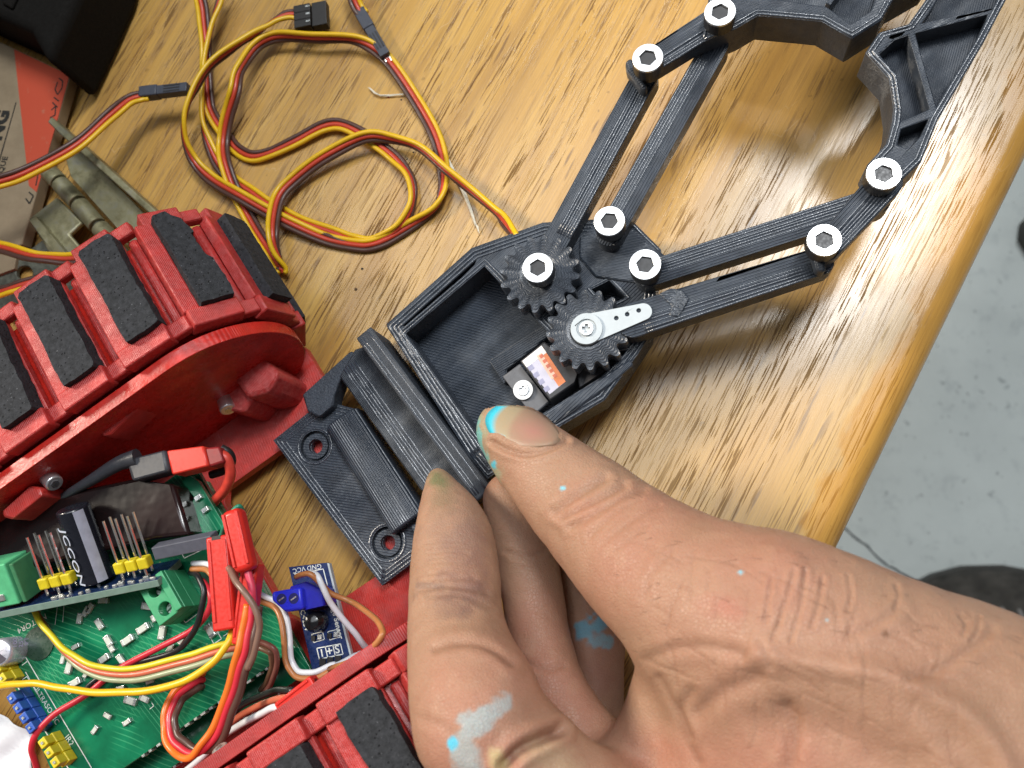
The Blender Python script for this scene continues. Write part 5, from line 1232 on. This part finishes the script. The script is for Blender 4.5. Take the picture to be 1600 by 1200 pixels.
spot((684, 748), (26, 22), (.15, .16, .075), .85, I_, .4, .8)
spot((773, 725), (8, 9), CY, .8, T_, .9, .5); spot((879, 763), (7, 5), (.22, .52, .62), 1.0, T_, .5, .3); spot((1157, 893), (4, 4), (.25, .55, .66), 1.0, T_, .2, .3); spot((1293, 968), (3, 3), (.3, .5, .56), .8, T_, .2, .3)
spot((1384, 990), (9, 8), (.17, .085, .045), .8, T_, .2, .6); spot((775, 780), (26, 22), (.50, .33, .23), .5, T_, .4, .8)
smear([(785, 1100), (755, 1125), (728, 1150), (735, 1200)], 24, GR, .9, I_, .7, .45); smear([(765, 1112), (730, 1140)], 16, GR, .9, I_, .5, .4); spot((706, 1160), (9, 11), (.10, .50, .66), 1.0, I_, .8, .4)
smear([(775, 1180), (785, 1210)], 16, (.52, .42, .20), .7, I_, .5, .8); smear([(850, 1180), (880, 1200)], 40, (.50, .36, .22), .6, I_ + (MD,), .4, .8)
smear([(915, 985), (935, 975), (965, 968)], 20, (.16, .40, .52), .9, (RG,), 1.0, .5); smear([(925, 1000), (950, 998)], 12, (.24, .42, .50), .85, (RG,), 1.0, .5)
spot((940, 1060), (30, 40), (.33, .15, .11), .5, (RG,), .4, .9)
for k in range(70):                                             # fine skin lines on the back of the thumb and wrist
    u0 = rs.uniform(980, 1520); v0 = 860 + (u0 - 980) * .30 + rs.uniform(-40, 200); a = rs.uniform(1.3, 2.1) if rs.rand() < .6 else rs.uniform(.1, .6); L = rs.uniform(30, 90)
    d = dseg([(u0, v0), (u0 + L * math.cos(a) * .5 + rs.uniform(-5, 5), v0 + L * math.sin(a) * .5 + rs.uniform(-5, 5)), (u0 + L * math.cos(a), v0 + L * math.sin(a))], 3); w_ = np.exp(-(d / 2.6) ** 2) * owned(T_) * front
    V2 = V2 - Nn * (.013 * w_)[:, None]; blend(w_ * .16, (.24, .12, .075))
me = bpy.data.meshes.new('hand')
me.from_pydata([tuple(p * S) for p in V2], [], [tuple(int(i) for i in f) for f in Q]); me.update()
shade(me, 180)
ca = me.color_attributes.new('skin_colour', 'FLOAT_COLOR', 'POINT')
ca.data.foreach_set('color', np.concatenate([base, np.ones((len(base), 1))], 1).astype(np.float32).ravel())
q = N('skin'); at_ = q.n('ShaderNodeVertexColor', layer_name='skin_colour'); c = q.coord()
bn = q.noise(c, 26, 4, .6); vo = q.n('ShaderNodeTexVoronoi', feature='DISTANCE_TO_EDGE'); vo.inputs['Scale'].default_value = 15; q.l(c, vo.inputs['Vector'])
b = q.bump(q.ramp(vo.outputs['Distance'], [(.0, 0.0), (.14, 1.0)]), .55, .010); b = q.bump(bn, .6, .008, b); b = q.bump(q.noise(c, 5, 4), .3, .02, b)
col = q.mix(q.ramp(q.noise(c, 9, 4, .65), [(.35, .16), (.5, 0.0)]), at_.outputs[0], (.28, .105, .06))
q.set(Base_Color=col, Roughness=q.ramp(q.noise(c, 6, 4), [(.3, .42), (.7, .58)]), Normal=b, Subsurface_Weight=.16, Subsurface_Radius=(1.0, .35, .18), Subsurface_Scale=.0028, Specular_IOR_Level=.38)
me.materials.append(q.m)
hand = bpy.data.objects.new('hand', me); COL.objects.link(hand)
tag(hand, 'bare hand with blue paint stains, thumb and forefinger pinching the gripper bracket', 'hand')
# thumb nail: a thin curved plate laid on the fingertip
def hit(u, v, F):
    r = ray(u, v); t = (7.0 - CAM_H) / r[2]; p = CAM + r * t
    for _ in range(70):
        s_ = float(samp(F, p)); p = p + r / np.linalg.norm(r) * max(s_ * .8, .002)
        if s_ < .004: break
    return p
c0, ca_, cb_, cc_ = np.array((760, 666)), np.array((822, 703)), np.array((868, 676)), np.array((812, 634))
rows = []; ng = 15
for i in range(ng):
    for j in range(ng):
        s, t_ = i / (ng - 1), j / (ng - 1)                       # s from free edge to root, t from lower to upper side
        lowr = np.array((770, 683)) * (1 - s) + np.array((850, 697)) * s + np.array((0, 9)) * math.sin(math.pi * s)
        upr = np.array((778, 634)) * (1 - s) + np.array((878, 684)) * s + np.array((12, -15)) * math.sin(math.pi * s)
        p2 = lowr * (1 - t_) + upr * t_; p2 = p2 + np.array((-14, -4)) * math.sin(math.pi * t_) * (1 - s) + np.array((12, 6)) * math.sin(math.pi * t_) * s * .4
        p = hit(p2[0], p2[1], FD['thumb']); n_ = grad(p[None])[0]; e_ = min(s, 1 - s, t_, 1 - t_); rim = min(1, min(1 - s, t_ * 1.3) * 6); rows.append(p + n_ * (-.012 + .040 * rim ** .6 + .006 * math.sin(math.pi * t_)))
nm = bpy.data.meshes.new('fingernail'); nm.from_pydata([tuple(p * S) for p in rows], [], [(i * ng + j, (i + 1) * ng + j, (i + 1) * ng + j + 1, i * ng + j + 1) for i in range(ng - 1) for j in range(ng - 1)]); nm.update(); shade(nm, 180)
cA = nm.color_attributes.new('nail_colour', 'FLOAT_COLOR', 'POINT'); cl = []
for i in range(ng):
    for j in range(ng):
        s, t_ = i / (ng - 1), j / (ng - 1); pk = max(0, 1 - abs(s - .62) / .42) * max(0, 1 - abs(t_ - .5) / .62)
        c3 = np.array((.32, .22, .145)) * (1 - pk) + np.array((.40, .19, .15)) * pk
        if s < .13 and t_ < .98: c3 = np.array((.05, .48, .62))
        if s < .28 and t_ < .20: c3 = np.array((.05, .50, .64))
        if .1 < s < .3: c3 = c3 * .6 + np.array((.40, .36, .22)) * .4
        cl += [*c3, 1]
cA.data.foreach_set('color', np.array(cl, np.float32))
q = N('nail'); at_ = q.n('ShaderNodeVertexColor', layer_name='nail_colour'); q.set(Base_Color=at_.outputs[0], Roughness=.44, Subsurface_Weight=.15, Subsurface_Radius=(1, .4, .2), Subsurface_Scale=.002, Normal=q.bump(q.noise(q.coord(), 8, 3), .3, .008), Specular_IOR_Level=.35)
nm.materials.append(q.m); no = bpy.data.objects.new('fingernail', nm); COL.objects.link(no); no.parent = hand
sd_ = no.modifiers.new('thickness', 'SOLIDIFY'); sd_.thickness = .0003; sd_.offset = -1

# short dark hairs on the back of the thumb and wrist
hm_ = MB(); hr = np.random.RandomState(11); ok = np.where(owned(T_) & (facing > .05) & (UV[:, 0] > 960) & (UV[:, 1] < 1060))[0]
for k in hr.choice(ok, 60):
    p = V2[k]; n_ = Nn[k]; dv = np.array(W(UV[k, 0] - 30 + hr.uniform(-20, 20), UV[k, 1] + hr.uniform(-20, 20), 5.0)) - np.array(W(UV[k, 0], UV[k, 1], 5.0)); dv /= np.linalg.norm(dv) + 1e-9
    dv = dv - n_ * (dv @ n_); L = hr.uniform(.12, .34)
    hm_.tube([tuple(p - n_ * .01), tuple(p + n_ * .03 + dv * L * .5), tuple(p + n_ * .035 + dv * L)], [.0030, .0024, .0010], 3)
ho = hm_.build('skin_hair', plain('hair_dark', (.05, .028, .018), .5), hand); ho['kind'] = 'stuff'
